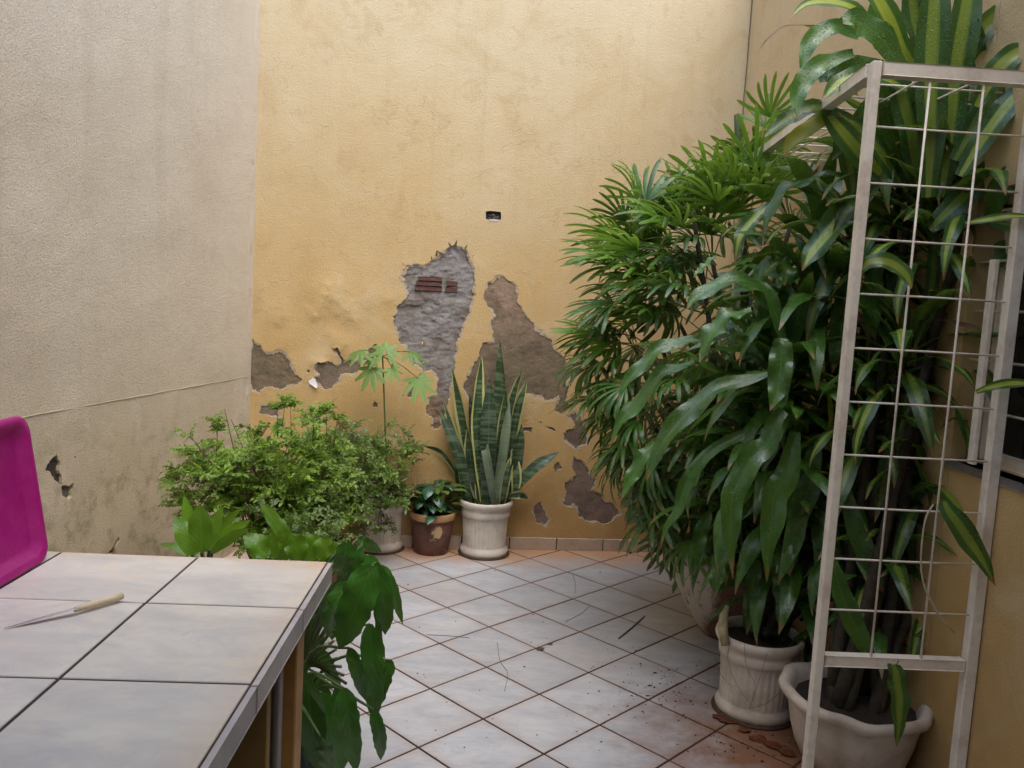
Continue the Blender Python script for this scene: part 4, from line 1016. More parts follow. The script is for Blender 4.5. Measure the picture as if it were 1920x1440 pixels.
for pts, w_, dep, rl in PH:
    o = traced_leaf(phi, 'leaf', [(x, y, dep + (.0, .0, .04)[i]) for i, (x, y) in enumerate(pts)], w_ * .98, LF_PHIL, roll=rl, shp=shp_phil, fold=.16, wave=.16, n=20, face=V((.1, -1, .5)), nac=6)
    b_ = at(*pts[0], dep); MB().tube(catmull([gb, gb.lerp(b_, .55) + V((-.02, -.02, .10)), b_], 8), [.006, .0058, .0055, .005, .005, .0045, .004, .004, .003], 6).build('petiole', STEMG, phi)
for q in range(8):
    a_, b_ = at(545 + q * 3, 1300 - q * 8, 2.25), at(615 + q * 5, 1170 + q * 16, 2.2); MB().tube(catmull([gb, a_, a_.lerp(b_, .5) + V((0, 0, .01)), b_], 12), .0042, 6).build('petiole', STEMG, phi)

# ---------------- lady palm in the broken pot
pc_ = V((1.13, 3.92, 0))
palm = thing('lady_palm', 'dense lady palm with fans of narrow leaflets in the broken pale pot', 'potted plant', pc_)
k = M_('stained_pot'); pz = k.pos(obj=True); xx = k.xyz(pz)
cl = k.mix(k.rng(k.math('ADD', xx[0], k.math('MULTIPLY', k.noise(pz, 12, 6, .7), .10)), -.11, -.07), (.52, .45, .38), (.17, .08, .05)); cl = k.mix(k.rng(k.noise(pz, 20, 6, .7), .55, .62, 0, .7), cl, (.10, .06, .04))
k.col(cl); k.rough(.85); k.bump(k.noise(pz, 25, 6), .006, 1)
def frp(r, z, a, i):
    return r * (1 + .03 * noise.noise(V((cos(a) * 2, sin(a) * 2, z * 5)))), (.03 * noise.noise(V((cos(a) * 3, sin(a) * 3, 5))) if z > .3 else 0)
MB().lathe([(.09, 0), (.125, 0), (.15, .03), (.21, .12), (.27, .24), (.31, .37), (.32, .42), (.30, .43), (.28, .40), (.24, .30)], 64, frp, pc_).build('pot', k.m, palm)
MB().lathe([(.001, .36), (.2, .35), (.28, .345)], 28, lambda r, z, a, i: (r, .015 * noise.noise(V((r * 20, a * 3, 0)))), pc_).build('soil', SOIL, palm)
def fan_mesh(nl, L, W, spread, droop, up=.0):
    mb = MB(); leaves = []
    for i in range(nl):
        f = (i + .5) / nl * 2 - 1; az = f * spread; l = L * (1 - .18 * f * f) * random.uniform(.88, 1.05)
        P = grav_path(l, up + random.uniform(-.1, .12), droop * random.uniform(.7, 1.3), 8, 1.6)
        R_ = Matrix.Rotation(az, 3, 'Z'); P = [R_ @ p for p in P]
        wd = [W * (.35 + .65 * min(1, t / .3)) * (1 if t < .82 else (1 - ((t - .82) / .18) ** 2 * .65)) for t in [j / 8 for j in range(9)]]
        vs, fs, us = strip(P, wd, R_ @ V((0, 1, 0)), 2, .35, .05, 8, random.uniform(0, 6)); leaves.append((vs, fs, us))
    return leaves
FANS = [fan_mesh(random.choice((7, 8, 9, 10)), random.uniform(.24, .31), random.uniform(.0085, .0115), random.uniform(1.0, 1.5), random.uniform(.5, 1.5)) for q in range(14)]
FJ = []; FS = []
for L_ in FANS:
    mb = MB()
    for x in L_: mb.add(*x)
    FJ.append(me_of('frond', mb.v, mb.f, mb.u)); FS.append([me_of('leaflet', *x) for x in L_])
for q in FJ: q.materials.append(LF_PALM)
for L_ in FS:
    for q in L_: q.materials.append(LF_PALM)
FJ2 = [x.copy() for x in FJ]
for x in FJ2: x.materials.clear(); x.materials.append(LF_PALM2)
FS2 = [[y.copy() for y in x] for x in FS]
for x in FS2:
    for y in x: y.materials.clear(); y.materials.append(LF_PALM2)
rnd = random.Random(5)
# canes and hubs
canes = []
for i in range(17):
    a = rnd.uniform(0, 6.28); r0 = rnd.uniform(.02, .2); b_ = pc_ + V((cos(a) * r0, sin(a) * r0, .34))
    t_ = V((pc_.x + rnd.uniform(-.50, .30), pc_.y + rnd.uniform(-.25, .45), rnd.uniform(.9, 2.0)))
    P = catmull([b_, b_.lerp(t_, .5) + V((rnd.uniform(-.04, .08), 0, .05)), t_], 14); canes.append(P)
    MB().tube(P, [.011 * (1 + .12 * sin(j * 2.2)) for j in range(15)], 7).build('cane', CANE, palm)
OUT = [(300, 1385), (340, 1330), (400, 1215), (450, 1165), (520, 1120), (600, 1110), (700, 1085), (780, 1120), (850, 1150), (920, 1190), (1000, 1240), (1060, 1290)]
def leftedge(y):
    for (y0, x0), (y1, x1) in zip(OUT, OUT[1:]):
        if y0 <= y <= y1: return x0 + (x1 - x0) * (y - y0) / (y1 - y0)
    return OUT[0][1] if y < 300 else OUT[-1][1]
nf = 0
def frond(p, d, mi, young, sc, sep):
    global nf
    nf += 1
    d = d.normalized()
    # frame: X along d, Z roughly up
    y_ = V((0, 0, 1)).cross(d); y_ = y_.normalized() if y_.length > .1 else V((0, 1, 0)); z_ = d.cross(y_)
    R_ = Matrix((d, y_, z_)).transposed() @ Matrix.Rotation(rnd.uniform(-.6, .6), 3, 'X'); eu = R_.to_euler()
    c_ = min(canes, key=lambda P: min((q - p).length for q in P)); q = min(c_, key=lambda q: (q - p + V((0, 0, .12))).length)
    pet = MB(); pet.tube(catmull([q, q.lerp(p, .6) + V((0, 0, .05)), p], 6), [.0028] * 7, 5)
    if sep:
        o = pet.build('frond', STEMG, palm, origin=p)
        for lf in (FS2 if young else FS)[mi]:
            x = link('leaflet', lf, None, o, p, eu, sc)
    else:
        link('frond', (FJ2 if young else FJ)[mi], None, palm, p, eu, sc)
        if nf % 2: pet.build('petiole', STEMG, palm)
N_F = 190
for i in range(N_F):
    y = 300 + (1015 - 300) * ((i + rnd.random()) / N_F) ** 1.0; xl = leftedge(y) + 20
    # half of the fronds on the visible rim, half inside
    if i % 2: x = xl + abs(rnd.gauss(0, 55)); Y = rnd.uniform(3.5, 4.1)
    else: x = rnd.uniform(xl + 20, 1540); Y = rnd.uniform(3.4, 4.5)
    if y < 420 and x > 1480: Y = rnd.uniform(3.9, 4.4)
    p = at(x, y, Y); f = (y - 300) / 775
    out = V(((x - 1420) / 220 , rnd.uniform(-.8, .1), 0)); el = 1.15 - 2.3 * f + rnd.uniform(-.4, .4)
    d = V((out.x, out.y, 0)).normalized() * cos(el) + V((0, 0, sin(el)))
    young = (y < 520 and rnd.random() < .75) or rnd.random() < .18
    frond(p, d, rnd.randrange(14), young, rnd.uniform(.75, 1.05), i % 5 == 1)
for i in range(70):
    x, y = rnd.uniform(1200, 1470), rnd.uniform(430, 1050); xl = leftedge(y) + 60
    p = at(max(x, xl), y, rnd.uniform(3.8, 4.5)); el = rnd.uniform(-1.2, .5); az = rnd.uniform(pi * .9, pi * 1.75)
    frond(p, V((cos(az) * cos(el), sin(az) * cos(el), sin(el))), rnd.randrange(14), False, rnd.uniform(1.0, 1.3), False)
# spiky new growth along the top edge, as it stands out against the wall
for (x, y, el, Y) in ((1205, 395, 1.35, 3.9), (1175, 430, 1.9, 3.9), (1230, 380, 1.4, 3.9), (1150, 440, 2.3, 3.9), (1300, 380, 1.6, 4.0), (1310, 360, 1.3, 4), (1260, 400, 1.7, 4), (1350, 340, 1.6, 4.0), (1345, 300, 1.2, 4.1), (1130, 470, 2.7, 3.85), (1400, 290, 1.6, 4.0), (1395, 330, 2.0, 4.0), (1435, 210, 1.5, 4.0), (1330, 410, 2.0, 3.9), (1240, 430, 2.3, 3.8), (1130, 510, 3.0, 3.8), (1110, 540, 3.3, 3.8), (1190, 345, 1.7, 3.85), (1215, 350, 1.4, 3.85), (1160, 385, 2.1, 3.8), (1280, 330, 1.5, 3.9), (1320, 320, 1.7, 3.9), (1250, 345, 1.3, 3.85), (1145, 420, 2.4, 3.75), (1365, 300, 1.4, 3.95), (1120, 450, 2.6, 3.75), (1200, 420, 1.8, 3.7), (1270, 380, 1.5, 3.75), (1340, 360, 1.6, 3.8), (1420, 260, 1.3, 3.95), (1445, 190, 1.5, 3.9)):
    p = at(x + 22 * cos(el) * -1, y + 30, Y); d = V((cos(el), rnd.uniform(-.3, .2), sin(el)))
    frond(p, d, rnd.randrange(14), rnd.random() < .85, rnd.uniform(.75, 1.05), nf % 2 == 0)
MB().tube([pc_ + V((.1, 0, .36)), at(1385, 260, 4.1), at(1383, 215, 4.1)], [.022, .020, .018], 10).build('cane', mat_simple('green_sheath', (.05, .09, .025), .7, .5, 30, .004), palm)

# ---------------- corn plant in the fluted pot (plain leaves) and in the big pot (striped leaves)
def rosette(root, c, meshes, mat, n, rmin, tilt=(0, 0), azr=(0, 6.283), sc=(.8, 1.1), seed=0):
    r_ = random.Random(seed)
    for i in range(n):
        a = azr[0] + (azr[1] - azr[0]) * ((i * .618) % 1.0) + r_.uniform(-.15, .15); z = -.16 + .2 * i / n
        ms = meshes[min(len(meshes) - 1, int(i / n * len(meshes)))]
        if i % 11 == 2: ms = OLD[(i + seed) % len(OLD)]
        p = c + V((cos(a) * .012, sin(a) * .012, z))
        link('leaf', ms, None, root, p, (r_.uniform(-.2, .2), r_.uniform(-.15, .15), a), r_.uniform(*sc))
def leafset(L, W, mat, q=8):
    out = []
    for i in range(q):
        f = i / (q - 1)   # low leaves hang, high leaves stand
        m_ = grav_leaf_mesh('leaf', L * random.uniform(.9, 1.1), W, .25 + 1.05 * f, 2.1 - 1.0 * f, .28, .28, shape_strap, 14, 1.1, random.uniform(-.4, .4), random.uniform(-.12, .12)); m_.materials.append(mat); out.append(m_)
    return out
SET_D = leafset(.50, .034, LF_DARK); SET_V = leafset(.52, .036, LF_VAR)
OLD = leafset(.42, .026, LF_YEL, 4) + leafset(.40, .02, LF_DRY, 3); OLD = OLD[:2] + OLD[4:6]
pf = onz(1430, 1366); pf = V((pf.x + .005, pf.y + .145, 0))
cpl = thing('corn_plant', 'corn plant with long wet arching leaves in the cream fluted pot on the right', 'potted plant', pf)
fluted_pot(cpl, pf, .168, .325)
heads = [at(1472, 690, 3.12), at(1445, 830, 3.15), at(1530, 560, 3.15), at(1500, 900, 3.2), at(1560, 760, 3.25), at(1480, 1000, 3.25), at(1400, 760, 3.35), at(1560, 900, 3.35), at(1540, 430, 3.3), at(1380, 930, 3.4), at(1500, 1090, 3.3), at(1590, 1080, 3.35)]
for i, h_ in enumerate(heads):
    b_ = pf + V((.05 * cos(i), .05 * sin(i), .33)); MB().tube(catmull([b_, b_.lerp(h_, .5) + V((.02, .02, 0)), h_], 12), [.017 - .0005 * j for j in range(13)], 8).build('cane', CANE, cpl)
    rosette(cpl, h_, SET_D, LF_DARK, (30, 28, 30, 28, 30, 26, 24, 22, 20, 22, 16, 18)[i], .02, seed=i, sc=(.75, 1.1))
TR1 = [([(1470, 640), (1440, 552), (1400, 528), (1350, 531), (1303, 560), (1288, 580)], 30, 2.95, LF_DARK), ([(1400, 620), (1360, 590), (1330, 640), (1280, 660)], 18, 3.0, LF_DARK),
       ([(1442, 480), (1424, 520), (1432, 555), (1456, 594)], 24, 3.0, LF_DARK), ([(1440, 484), (1470, 498), (1470, 536)], 34, 3.0, LF_DARK),
       ([(1410, 585), (1372, 590), (1348, 608), (1326, 642), (1312, 680)], 34, 2.85, LF_DARK), ([(1468, 634), (1466, 650), (1463, 690), (1457, 735), (1444, 770)], 38, 2.75, LF_DARK),
       ([(1440, 700), (1385, 716), (1342, 731), (1307, 758), (1272, 793), (1241, 832), (1222, 871), (1212, 902)], 34, 2.8, LF_DARK), ([(1340, 640), (1288, 638), (1237, 653), (1210, 680), (1175, 715), (1157, 752)], 24, 3.05, LF_DARK),
       ([(1300, 680), (1257, 692), (1233, 708), (1190, 762), (1163, 793), (1142, 840)], 26, 3.1, LF_DARK), ([(1470, 770), (1451, 793), (1440, 832), (1412, 855), (1393, 890), (1373, 930), (1370, 988), (1370, 1027), (1374, 1085)], 40, 2.75, LF_DARK),
       ([(1490, 810), (1482, 855), (1475, 894), (1451, 931), (1447, 978), (1440, 1027), (1438, 1092)], 42, 2.8, LF_DARK), ([(1440, 805), (1412, 809), (1366, 828), (1323, 855), (1296, 890), (1280, 922), (1272, 957), (1249, 988), (1238, 1030)], 22, 2.95, LF_DARK),
       ([(1230, 830), (1210, 852), (1187, 890), (1164, 938)], 26, 3.1, LF_DARK), ([(1600, 325), (1560, 329), (1517, 337), (1478, 353), (1455, 376), (1440, 411), (1434, 440)], 26, 3.0, LF_DARK), ([(1460, 380), (1428, 396), (1405, 419), (1385, 450), (1378, 495)], 24, 3.0, LF_VAR),
       ([(1620, 370), (1600, 385), (1560, 430), (1525, 470), (1504, 508)], 44, 2.9, LF_VAR), ([(1340, 480), (1320, 500), (1300, 520)], 14, 3.1, LF_DARK), ([(1440, 640), (1390, 610), (1360, 612), (1330, 640)], 20, 3.1, LF_DARK),
       ([(1476, 700), (1472, 600), (1474, 520)], 44, 3.1, LF_DARK), ([(1455, 700), (1440, 640), (1425, 570)], 40, 3.15, LF_DARK), ([(1500, 700), (1520, 620), (1560, 560)], 40, 3.1, LF_DARK), ([(1380, 1020), (1350, 1060), (1340, 1120)], 30, 3.0, LF_DARK), ([(1450, 1040), (1470, 1100), (1462, 1180)], 34, 3.0, LF_DARK), ([(1420, 1050), (1410, 1110), (1400, 1190)], 26, 3.05, LF_DARK),
       ([(1330, 960), (1310, 1010), (1300, 1080)], 24, 3.2, LF_DARK), ([(1530, 820), (1520, 900), (1490, 1000), (1480, 1080)], 38, 2.95, LF_DARK), ([(1540, 900), (1545, 980), (1530, 1080)], 34, 3.0, LF_DARK)]
for pts, w_, dep, mt in TR1:
    traced_leaf(cpl, 'leaf', [(x, y, dep + .06 * (len(pts) / 2 - i) / len(pts)) for i, (x, y) in enumerate(pts)], w_ * 1.15, mt, roll=random.uniform(-.4, .4), face=V((-.3, -1, .85)), wave=.5, nac=6)
MB().tube([pf + V((-.16, -.10, .30)), pf + V((-.17, -.08, .36)), pf + V((-.165, -.06, .40)), pf + V((-.15, -.05, .44))], [.016, .02, .017, .008], 8).build('cut_stub', mat_simple('pale_stub', (.45, .38, .2), .8, .4, 60, .002), cpl)
for q, P in enumerate(([(1370, 1195), (1365, 1240), (1385, 1290), (1410, 1322)], [(1395, 1205), (1400, 1250), (1415, 1280)], [(1438, 1225), (1425, 1270), (1405, 1328)], [(1405, 1328), (1435, 1320), (1460, 1300)], [(1340, 1230), (1352, 1265), (1375, 1290)])):
    MB().tube(catmull([at(x, y, 2.965 - .01 * (q % 2)) for x, y in P], 10), .0009, 4).build('root_tendril', BARK, cpl)

pb = V((1.275, 2.80, 0))
big = thing('striped_corn_plant', 'tall corn plant with yellow-striped leaves in the big cream pot inside the grille', 'potted plant', pb)
def frb(r, z, a, i):
    n1_ = noise.noise(V((cos(a) * 2.2, sin(a) * 2.2, z * 4))); lip = 1 if z > .28 else 0
    return r * (1 + .03 * n1_ + lip * .03 * noise.noise(V((cos(a) * 5, sin(a) * 5, z * 10)))), lip * .022 * noise.noise(V((cos(a) * 2.5 + 4, sin(a) * 2.5, 1)))
mb = MB(); mb.lathe([(.12, 0), (.15, 0), (.165, .01), (.19, .08), (.208, .16), (.218, .24), (.222, .275), (.218, .285), (.232, .292), (.248, .305), (.254, .325), (.250, .342), (.238, .350), (.225, .345), (.214, .33), (.208, .30), (.2, .26)], 96, frb, V((0, 0, 0))); mb.v = [pb + V((x.x, x.y, x.z * .76)) for x in mb.v]; mb.build('pot', POTC, big)
MB().lathe([(.001, .225), (.12, .22), (.200, .215)], 28, lambda r, z, a, i: (r, .01 * noise.noise(V((r * 20, a * 3, 0)))), pb).build('soil', SOIL, big)
heads = [at(1755, 420, 2.85), at(1700, 640, 2.85), at(1740, 860, 2.9), at(1640, 760, 2.95), at(1690, 330, 3.1), at(1830, 330, 2.8), at(1660, 1000, 2.95), at(1600, 420, 3.1), at(1790, 640, 2.95), at(1760, 1060, 2.9), at(1640, 1130, 3.0), at(1590, 960, 3.05), at(1720, 960, 3.05), at(1830, 230, 2.9), at(1740, 200, 3.0)]
for i, h_ in enumerate(heads):
    b_ = pb + V((.08 * cos(i * 2), .08 * sin(i * 2), .20)); MB().tube(catmull([b_, b_.lerp(h_, .5) + V((.02 * cos(i), .02, 0)), h_], 12), [.022 - .0007 * j for j in range(13)], 8).build('cane', CANE, big)
    rosette(big, h_, SET_V if i < 10 else SET_D, LF_VAR, (28, 26, 22, 26, 24, 14, 22, 24, 20, 16, 18, 18, 18, 16, 18)[i], .02, seed=i + 50, sc=(.6, .95))
TR2 = [([(1800, 330), (1850, 250), (1905, 180), (1960, 140)], 40, 2.6, LF_VAR), ([(1790, 300), (1860, 180), (1935, 80)], 38, 2.65, LF_VAR), ([(1830, 200), (1880, 120), (1960, 70)], 38, 2.6, LF_BRIGHT), ([(1850, 420), (1885, 340), (1960, 300)], 40, 2.6, LF_DARK),
       ([(1700, 170), (1640, 140), (1575, 155), (1540, 190)], 34, 2.7, LF_VAR), ([(1690, 130), (1650, 60), (1640, -20)], 38, 2.9, LF_DARK), ([(1700, 200), (1640, 200), (1580, 260)], 36, 2.9, LF_DARK), ([(1850, 500), (1890, 470), (1950, 480)], 36, 2.7, LF_DARK), ([(1830, 460), (1870, 500), (1890, 560)], 36, 2.75, LF_DARK),
       ([(1760, 180), (1722, 60), (1700, -60)], 46, 2.85, LF_VAR), ([(1800, 200), (1845, 80), (1870, -40)], 46, 2.85, LF_DARK), ([(1815, 160), (1880, 60), (1930, -40)], 42, 2.95, LF_VAR), ([(1670, 300), (1600, 250), (1560, 300)], 36, 3.0, LF_DARK), ([(1720, 260), (1660, 290), (1630, 380)], 38, 2.9, LF_DARK), ([(1700, 340), (1665, 220), (1640, 110)], 40, 2.8, LF_DARK), ([(1800, 360), (1850, 200), (1895, 60)], 42, 2.8, LF_VAR), ([(1820, 340), (1890, 225), (1950, 150)], 40, 2.75, LF_VAR), ([(1700, 360), (1630, 260), (1570, 210)], 38, 2.8, LF_VAR), ([(1905, 40), (1870, 120), (1810, 190)], 40, 2.9, LF_DARK), ([(1700, 60), (1720, -20), (1725, -80)], 40, 2.85, LF_DARK), ([(1850, 60), (1900, 0), (1960, -40)], 44, 2.9, LF_VAR), ([(1780, 380), (1860, 310), (1930, 200)], 34, 2.9, LF_DARK), ([(1690, 420), (1610, 380), (1560, 440)], 34, 2.9, LF_VAR), ([(1610, 70), (1567, 50), (1528, 68), (1509, 101), (1502, 150)], 28, 2.75, LF_DARK), ([(1600, 100), (1559, 113), (1528, 128), (1501, 160), (1493, 195), (1496, 222)], 32, 2.7, LF_DARK), ([(1600, 225), (1532, 202), (1478, 222), (1432, 258)], 28, 2.85, LF_VAR),
       ([(1570, 205), (1551, 222), (1517, 240), (1482, 268), (1472, 295)], 26, 2.9, LF_YEL), ([(1640, 60), (1618, 27), (1587, 10), (1548, 2), (1509, 9), (1477, 38)], 20, 2.75, LF_BRIGHT), ([(1650, 90), (1594, 43), (1559, 58), (1505, 47)], 20, 2.8, LF_BRIGHT),
       ([(1505, 47), (1472, 50), (1440, 72), (1420, 100)], 4, 2.8, LF_DRY), ([(1700, 140), (1650, 70), (1602, 39), (1580, 44)], 44, 2.7, LF_DARK), ([(1545, 203), (1575, 241), (1618, 292), (1660, 330), (1692, 352)], 42, 2.85, LF_VAR),
       ([(1722, 360), (1715, 290), (1705, 230), (1680, 150), (1665, 110)], 44, 2.75, LF_VAR), ([(1740, 370), (1744, 250), (1746, 120), (1752, -20), (1756, -90)], 52, 2.7, LF_VAR), ([(1765, 370), (1782, 230), (1796, 100), (1820, -40), (1828, -80)], 50, 2.72, LF_VAR),
       ([(1720, 130), (1690, 90), (1668, 40), (1630, -30), (1610, -60)], 36, 2.78, LF_BRIGHT), ([(1800, 130), (1815, 90), (1867, 31), (1945, -20)], 36, 2.75, LF_BRIGHT), ([(1790, 180), (1850, 130), (1900, 80), (1960, 10)], 48, 2.8, LF_VAR), ([(1742, 430), (1770, 404), (1847, 330), (1890, 295), (1925, 275)], 40, 2.7, LF_VAR),
       ([(1735, 350), (1789, 264), (1830, 200), (1860, 150)], 34, 2.8, LF_VAR), ([(1810, 418), (1850, 412), (1890, 406), (1945, 405)], 14, 2.45, LF_BRIGHT), ([(1735, 380), (1750, 467), (1747, 540), (1735, 600), (1712, 660)], 26, 2.78, LF_VAR), ([(1610, 510), (1633, 490), (1672, 494), (1700, 518), (1709, 542)], 28, 2.42, LF_BRIGHT),
       ([(1770, 940), (1780, 960), (1808, 1000), (1838, 1045), (1866, 1098)], 38, 2.4, LF_VAR), ([(1672, 1235), (1680, 1270), (1686, 1330), (1681, 1400)], 36, 2.42, LF_VAR), ([(1700, 740), (1690, 800), (1660, 900), (1640, 980)], 30, 2.8, LF_VAR), ([(1830, 735), (1870, 722), (1910, 718), (1950, 722)], 16, 2.42, LF_BRIGHT),
       ([(1580, 900), (1605, 990), (1635, 1060), (1655, 1110)], 34, 2.8, LF_DARK), ([(1560, 1050), (1580, 1120), (1610, 1190), (1635, 1240)], 36, 2.65, LF_DARK), ([(1830, 60), (1870, 110), (1895, 150)], 40, 2.9, LF_DARK), ([(1560, 160), (1600, 130), (1660, 150), (1700, 220)], 44, 2.9, LF_DARK), ([(1535, 150), (1560, 140), (1610, 180)], 36, 2.85, LF_DARK),
       ([(1650, 480), (1630, 560), (1640, 640)], 36, 2.9, LF_DARK), ([(1600, 480), (1580, 600), (1560, 700)], 40, 3.0, LF_DARK), ([(1880, 600), (1820, 585), (1760, 590)], 30, 2.9, LF_DARK), ([(1730, 950), (1720, 1040), (1740, 1140)], 34, 2.85, LF_DARK), ([(1790, 1050), (1760, 1080), (1700, 1100)], 26, 2.9, LF_DARK), ([(1790, 1190), (1750, 1180), (1710, 1195)], 16, 2.75, LF_VAR)]
for pts, w_, dep, mt in TR2:
    traced_leaf(big, 'leaf', [(x, y, dep + .06 * (len(pts) / 2 - i) / len(pts)) for i, (x, y) in enumerate(pts)], w_ * 1.12, mt, roll=random.uniform(-.3, .3), face=V((-.2, -1, .35)), wave=.25)

# ================================================================ STEEL GRILLE
FY = 2.45; gz1 = 2.2825; gz0 = .52
A1 = V((0.99, FY, 0)); A2 = V((1.468, FY + .02, 0)); BK = V((1.066, 4.05, 0)); BK2 = V((1.385, 4.03, 0))
gr = thing('steel_grille', 'cream painted steel grille cage standing round the striped corn plant', 'grille', (1.2, FY, 0))
up = V((0, 0, 1)); fx = (A2 - A1).normalized()
lean = lambda z: V((0, 0, 0))
def bar(p, q, w_, d_, name, mat=WHITE_METAL, bev=.002): MB().bar(p, q, w_, d_, bev=bev).build(name, mat, gr, False)
bar(A1 + up * .0, A1 + up * (gz1 + .02), .026, .034, 'post'); bar(A2 + up * .0, A2 + up * (gz1 + .02), .034, .036, 'post')
bar(A1 + fx * .018 + up * gz1, A2 - fx * .024 + up * gz1, .036, .038, 'rail'); bar(A1 + fx * .018 + up * gz0, A2 - fx * .024 + up * gz0, .03, .034, 'rail')
bar(A2 + V((-.028, .06, 1.14)), A2 + V((-.028, .06, 1.77)), .016, .03, 'hinge_plate')
def wire(p, q, r_=.0032): MB().tube([p, p.lerp(q, .5) + V((random.uniform(-.0015, .0015),) * 3), q], r_, 7).build('wire', WHITE_METAL, gr)
nw = 11
for i in range(1, nw):
    z = gz0 + (gz1 - gz0) * i / nw; wire(A1 + up * z + V((.015, -.004, 0)), A2 + up * (z + .0) + V((-.02, -.004, 0)))
for f in (.335, .665):
    p = A1.lerp(A2, f); wire(p + up * (gz0 + .015) + V((0, -.010, 0)), p + up * (gz1 - .016) + V((0, -.010, 0)), .0036)
# roof panel of the cage
bar(A1 + up * gz1 + V((0, .02, 0)), BK + up * gz1 - V((0, .02, 0)), .034, .036, 'rail'); bar(BK + up * gz1, BK2 + up * gz1, .034, .036, 'rail')
for f in (.335, .665):
    wire(A1.lerp(A2, f) + up * (gz1 - .004) + V((0, .02, 0)), BK.lerp(BK2, f) + up * (gz1 - .004) - V((0, .017, 0)))
for i in range(1, 10):
    f = i / 10; wire(A1.lerp(BK, f) + up * (gz1 + .003), A2.lerp(BK2, f) + up * (gz1 + .003))
bar(BK - up * 0, BK + up * (gz1 - .018), .034, .034, 'post'); bar(BK + up * gz0 + V((.018, 0, 0)), BK2 + up * gz0, .03, .03, 'rail')
for i in range(1, nw):
    z = gz0 + (gz1 - gz0) * i / nw; wire(BK + up * z, BK2 + up * z)
for f in (.335, .665):
    p = BK.lerp(BK2, f); wire(p + up * (gz0 + .015) + V((0, -.007, 0)), p + up * (gz1 - .016) + V((0, -.007, 0)))
cord = MB().tube(catmull([at(1750, 946, FY - .02), at(1735, 975, FY - .03), at(1727, 1040, FY - .04), at(1732, 1095, FY - .04), at(1758, 1150, FY - .05), at(1789, 1186, FY - .05)], 20), .0028, 7).build('cord', mat_simple('pale_cord', (.45, .38, .26), .7, .3, 40, .0005), None)
tag(cord, 'bent pale cord hanging from a wire of the steel grille', 'cord')

# ================================================================ LITTER ON THE FLOOR
def stick(pts, r_, lab, name='stick'):
    o = MB().tube([onz(x, y, .004) for x, y in pts], r_, 6).build(name, LITTER, None); tag(o, lab, 'stick'); return o
stick([(1160, 1197), (1185, 1177), (1209, 1155)], [.0035, .004, .003], 'dark straight stick lying on the floor tiles left of the broken pot')
def chip(x, y, r_, lab=None, seed=0, parent=None):
    rn = random.Random(seed); c = onz(x, y, .004); n = 9; vs = [c + V((0, 0, .004))]
    for i in range(n):
        a = 2 * pi * i / n; q = r_ * rn.uniform(.5, 1.2); vs.append(c + V((cos(a) * q * 1.3, sin(a) * q, rn.uniform(0, .006))))
    mb = MB(); mb.add(vs, [(0, i + 1, (i + 1) % n + 1) for i in range(n)]); return mb
o = chip(1014, 1217, .020, seed=1).build('dead_leaf', LITTER, None); tag(o, 'crumpled brown dead leaf at a tile corner in the middle of the floor', 'leaf')
o = chip(1032, 1207, .012, seed=3).build('dead_leaf', LITTER, None); tag(o, 'small curled leaf fragment just right of the crumpled brown leaf', 'leaf')
o = chip(1000, 1153, .006, seed=4).build('dead_leaf', LITTER, None); tag(o, 'tiny leaf crumb above the crumpled brown leaf on the tiles', 'leaf')
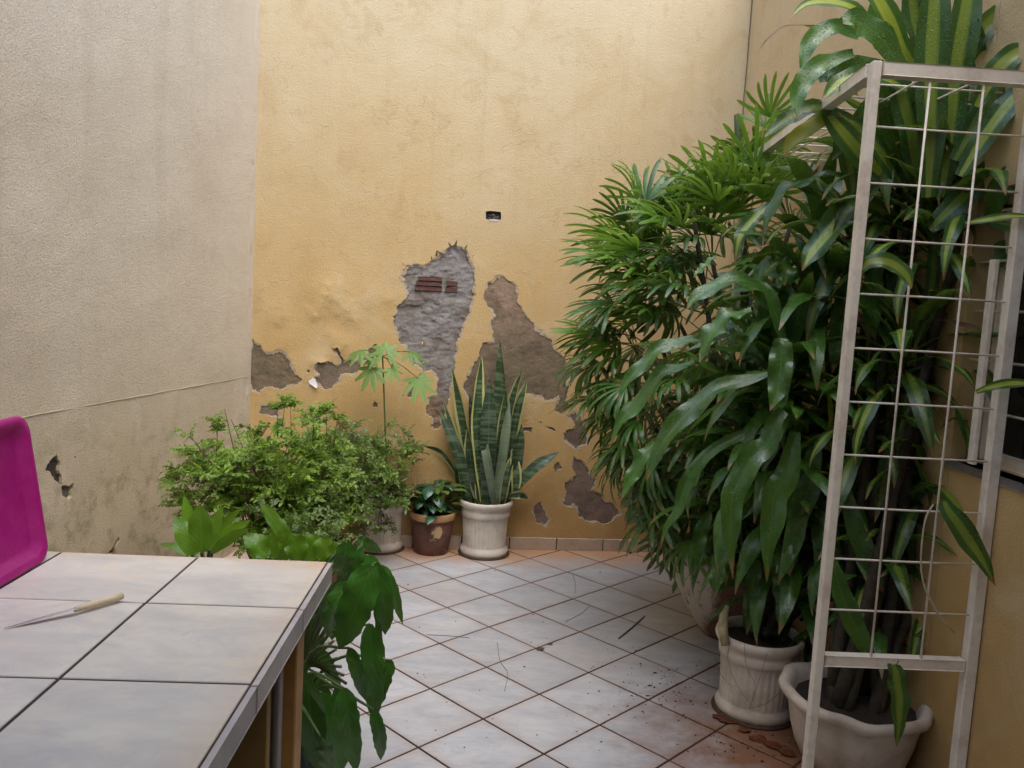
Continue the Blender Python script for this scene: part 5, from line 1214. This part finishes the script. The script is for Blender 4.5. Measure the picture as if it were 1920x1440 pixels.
for q, (P, lab) in enumerate((([(932, 1204), (938, 1240), (952, 1262), (946, 1296)], 'thin curved hair-like root on the tiles below the brown leaf'), ([(1073, 1075), (1079, 1095), (1078, 1112)], 'short thin root fibre on the tiles near the back wall'), ([(1105, 1137), (1090, 1150), (1060, 1166)], 'bent wispy twig on the stained tile by the stick'), ([(800, 1190), (840, 1192), (880, 1196)], 'thin straight straw on the tiles near the philodendron'))):
    o = MB().tube(catmull([onz(x, y, .0025) for x, y in P], 10), .0011, 4).build('root_fibre', LITTER, None); tag(o, lab, 'root')
mb = MB(); rn = random.Random(9)
for i in range(300):
    k_ = rn.random()
    if k_ < .5: x, y = rn.gauss(1235, 55), rn.gauss(1290, 38)
    elif k_ < .8: x, y = rn.gauss(1400, 50), rn.gauss(1385, 24)
    else: x, y = rn.uniform(760, 1400), rn.uniform(1070, 1420)
    if y < 1060: continue
    c = onz(x, y, .0025); s_ = rn.uniform(.001, .0035) * (1.4 if rn.random() < .1 else 1); a = rn.uniform(0, 6.28)
    d1_, d2_ = V((cos(a), sin(a), 0)) * s_ * rn.uniform(1, 2.4), V((-sin(a), cos(a), 0)) * s_
    mb.add([c - d1_, c - d2_, c + d1_, c + d2_, c + V((0, 0, s_))], [(0, 1, 4), (1, 2, 4), (2, 3, 4), (3, 0, 4)])
o = mb.build('soil_crumbs', SOIL, None); tag(o, 'scattered crumbs of soil on the tiles', None, kind='stuff')

RUSTY = mat_simple('wet_orange_leaf', (.17, .045, .014), .45, .7, 60, .003)
for q, (x, y, r_) in enumerate(((1372, 1352, .035), (1398, 1368, .03), (1425, 1385, .03), (1450, 1398, .028), (1345, 1345, .02), (1475, 1412, .025))):
    o = chip(x, y, r_, seed=30 + q).build('fallen_leaf', RUSTY, None)
    tag(o, ['wet orange fallen leaf touching the left foot of the cream fluted pot', 'wet orange leaf in front of the fluted pot, second from its left foot', 'wet orange leaf in front of the middle of the fluted pot', 'wet orange leaf between the fluted pot and the big cast pot', 'small wet orange leaf farthest left from the fluted pot', 'wet orange leaf nearest the grille post on the floor'][q], 'leaf')

for o in list(COL.objects):
    n = o.name.split('.')[0]
    if o.parent is None:
        if n == 'fallen_leaf': o['group'] = 'wet fallen leaves by the fluted pot'
        if n == 'dead_leaf': o['group'] = 'leaf scraps on the floor tiles'
        if n == 'root_fibre': o['group'] = 'dry fibres on the floor tiles'
        if n in ('aralia_shrub', 'aralia_bush'): o['group'] = 'fine leaved shrubs behind the counter'
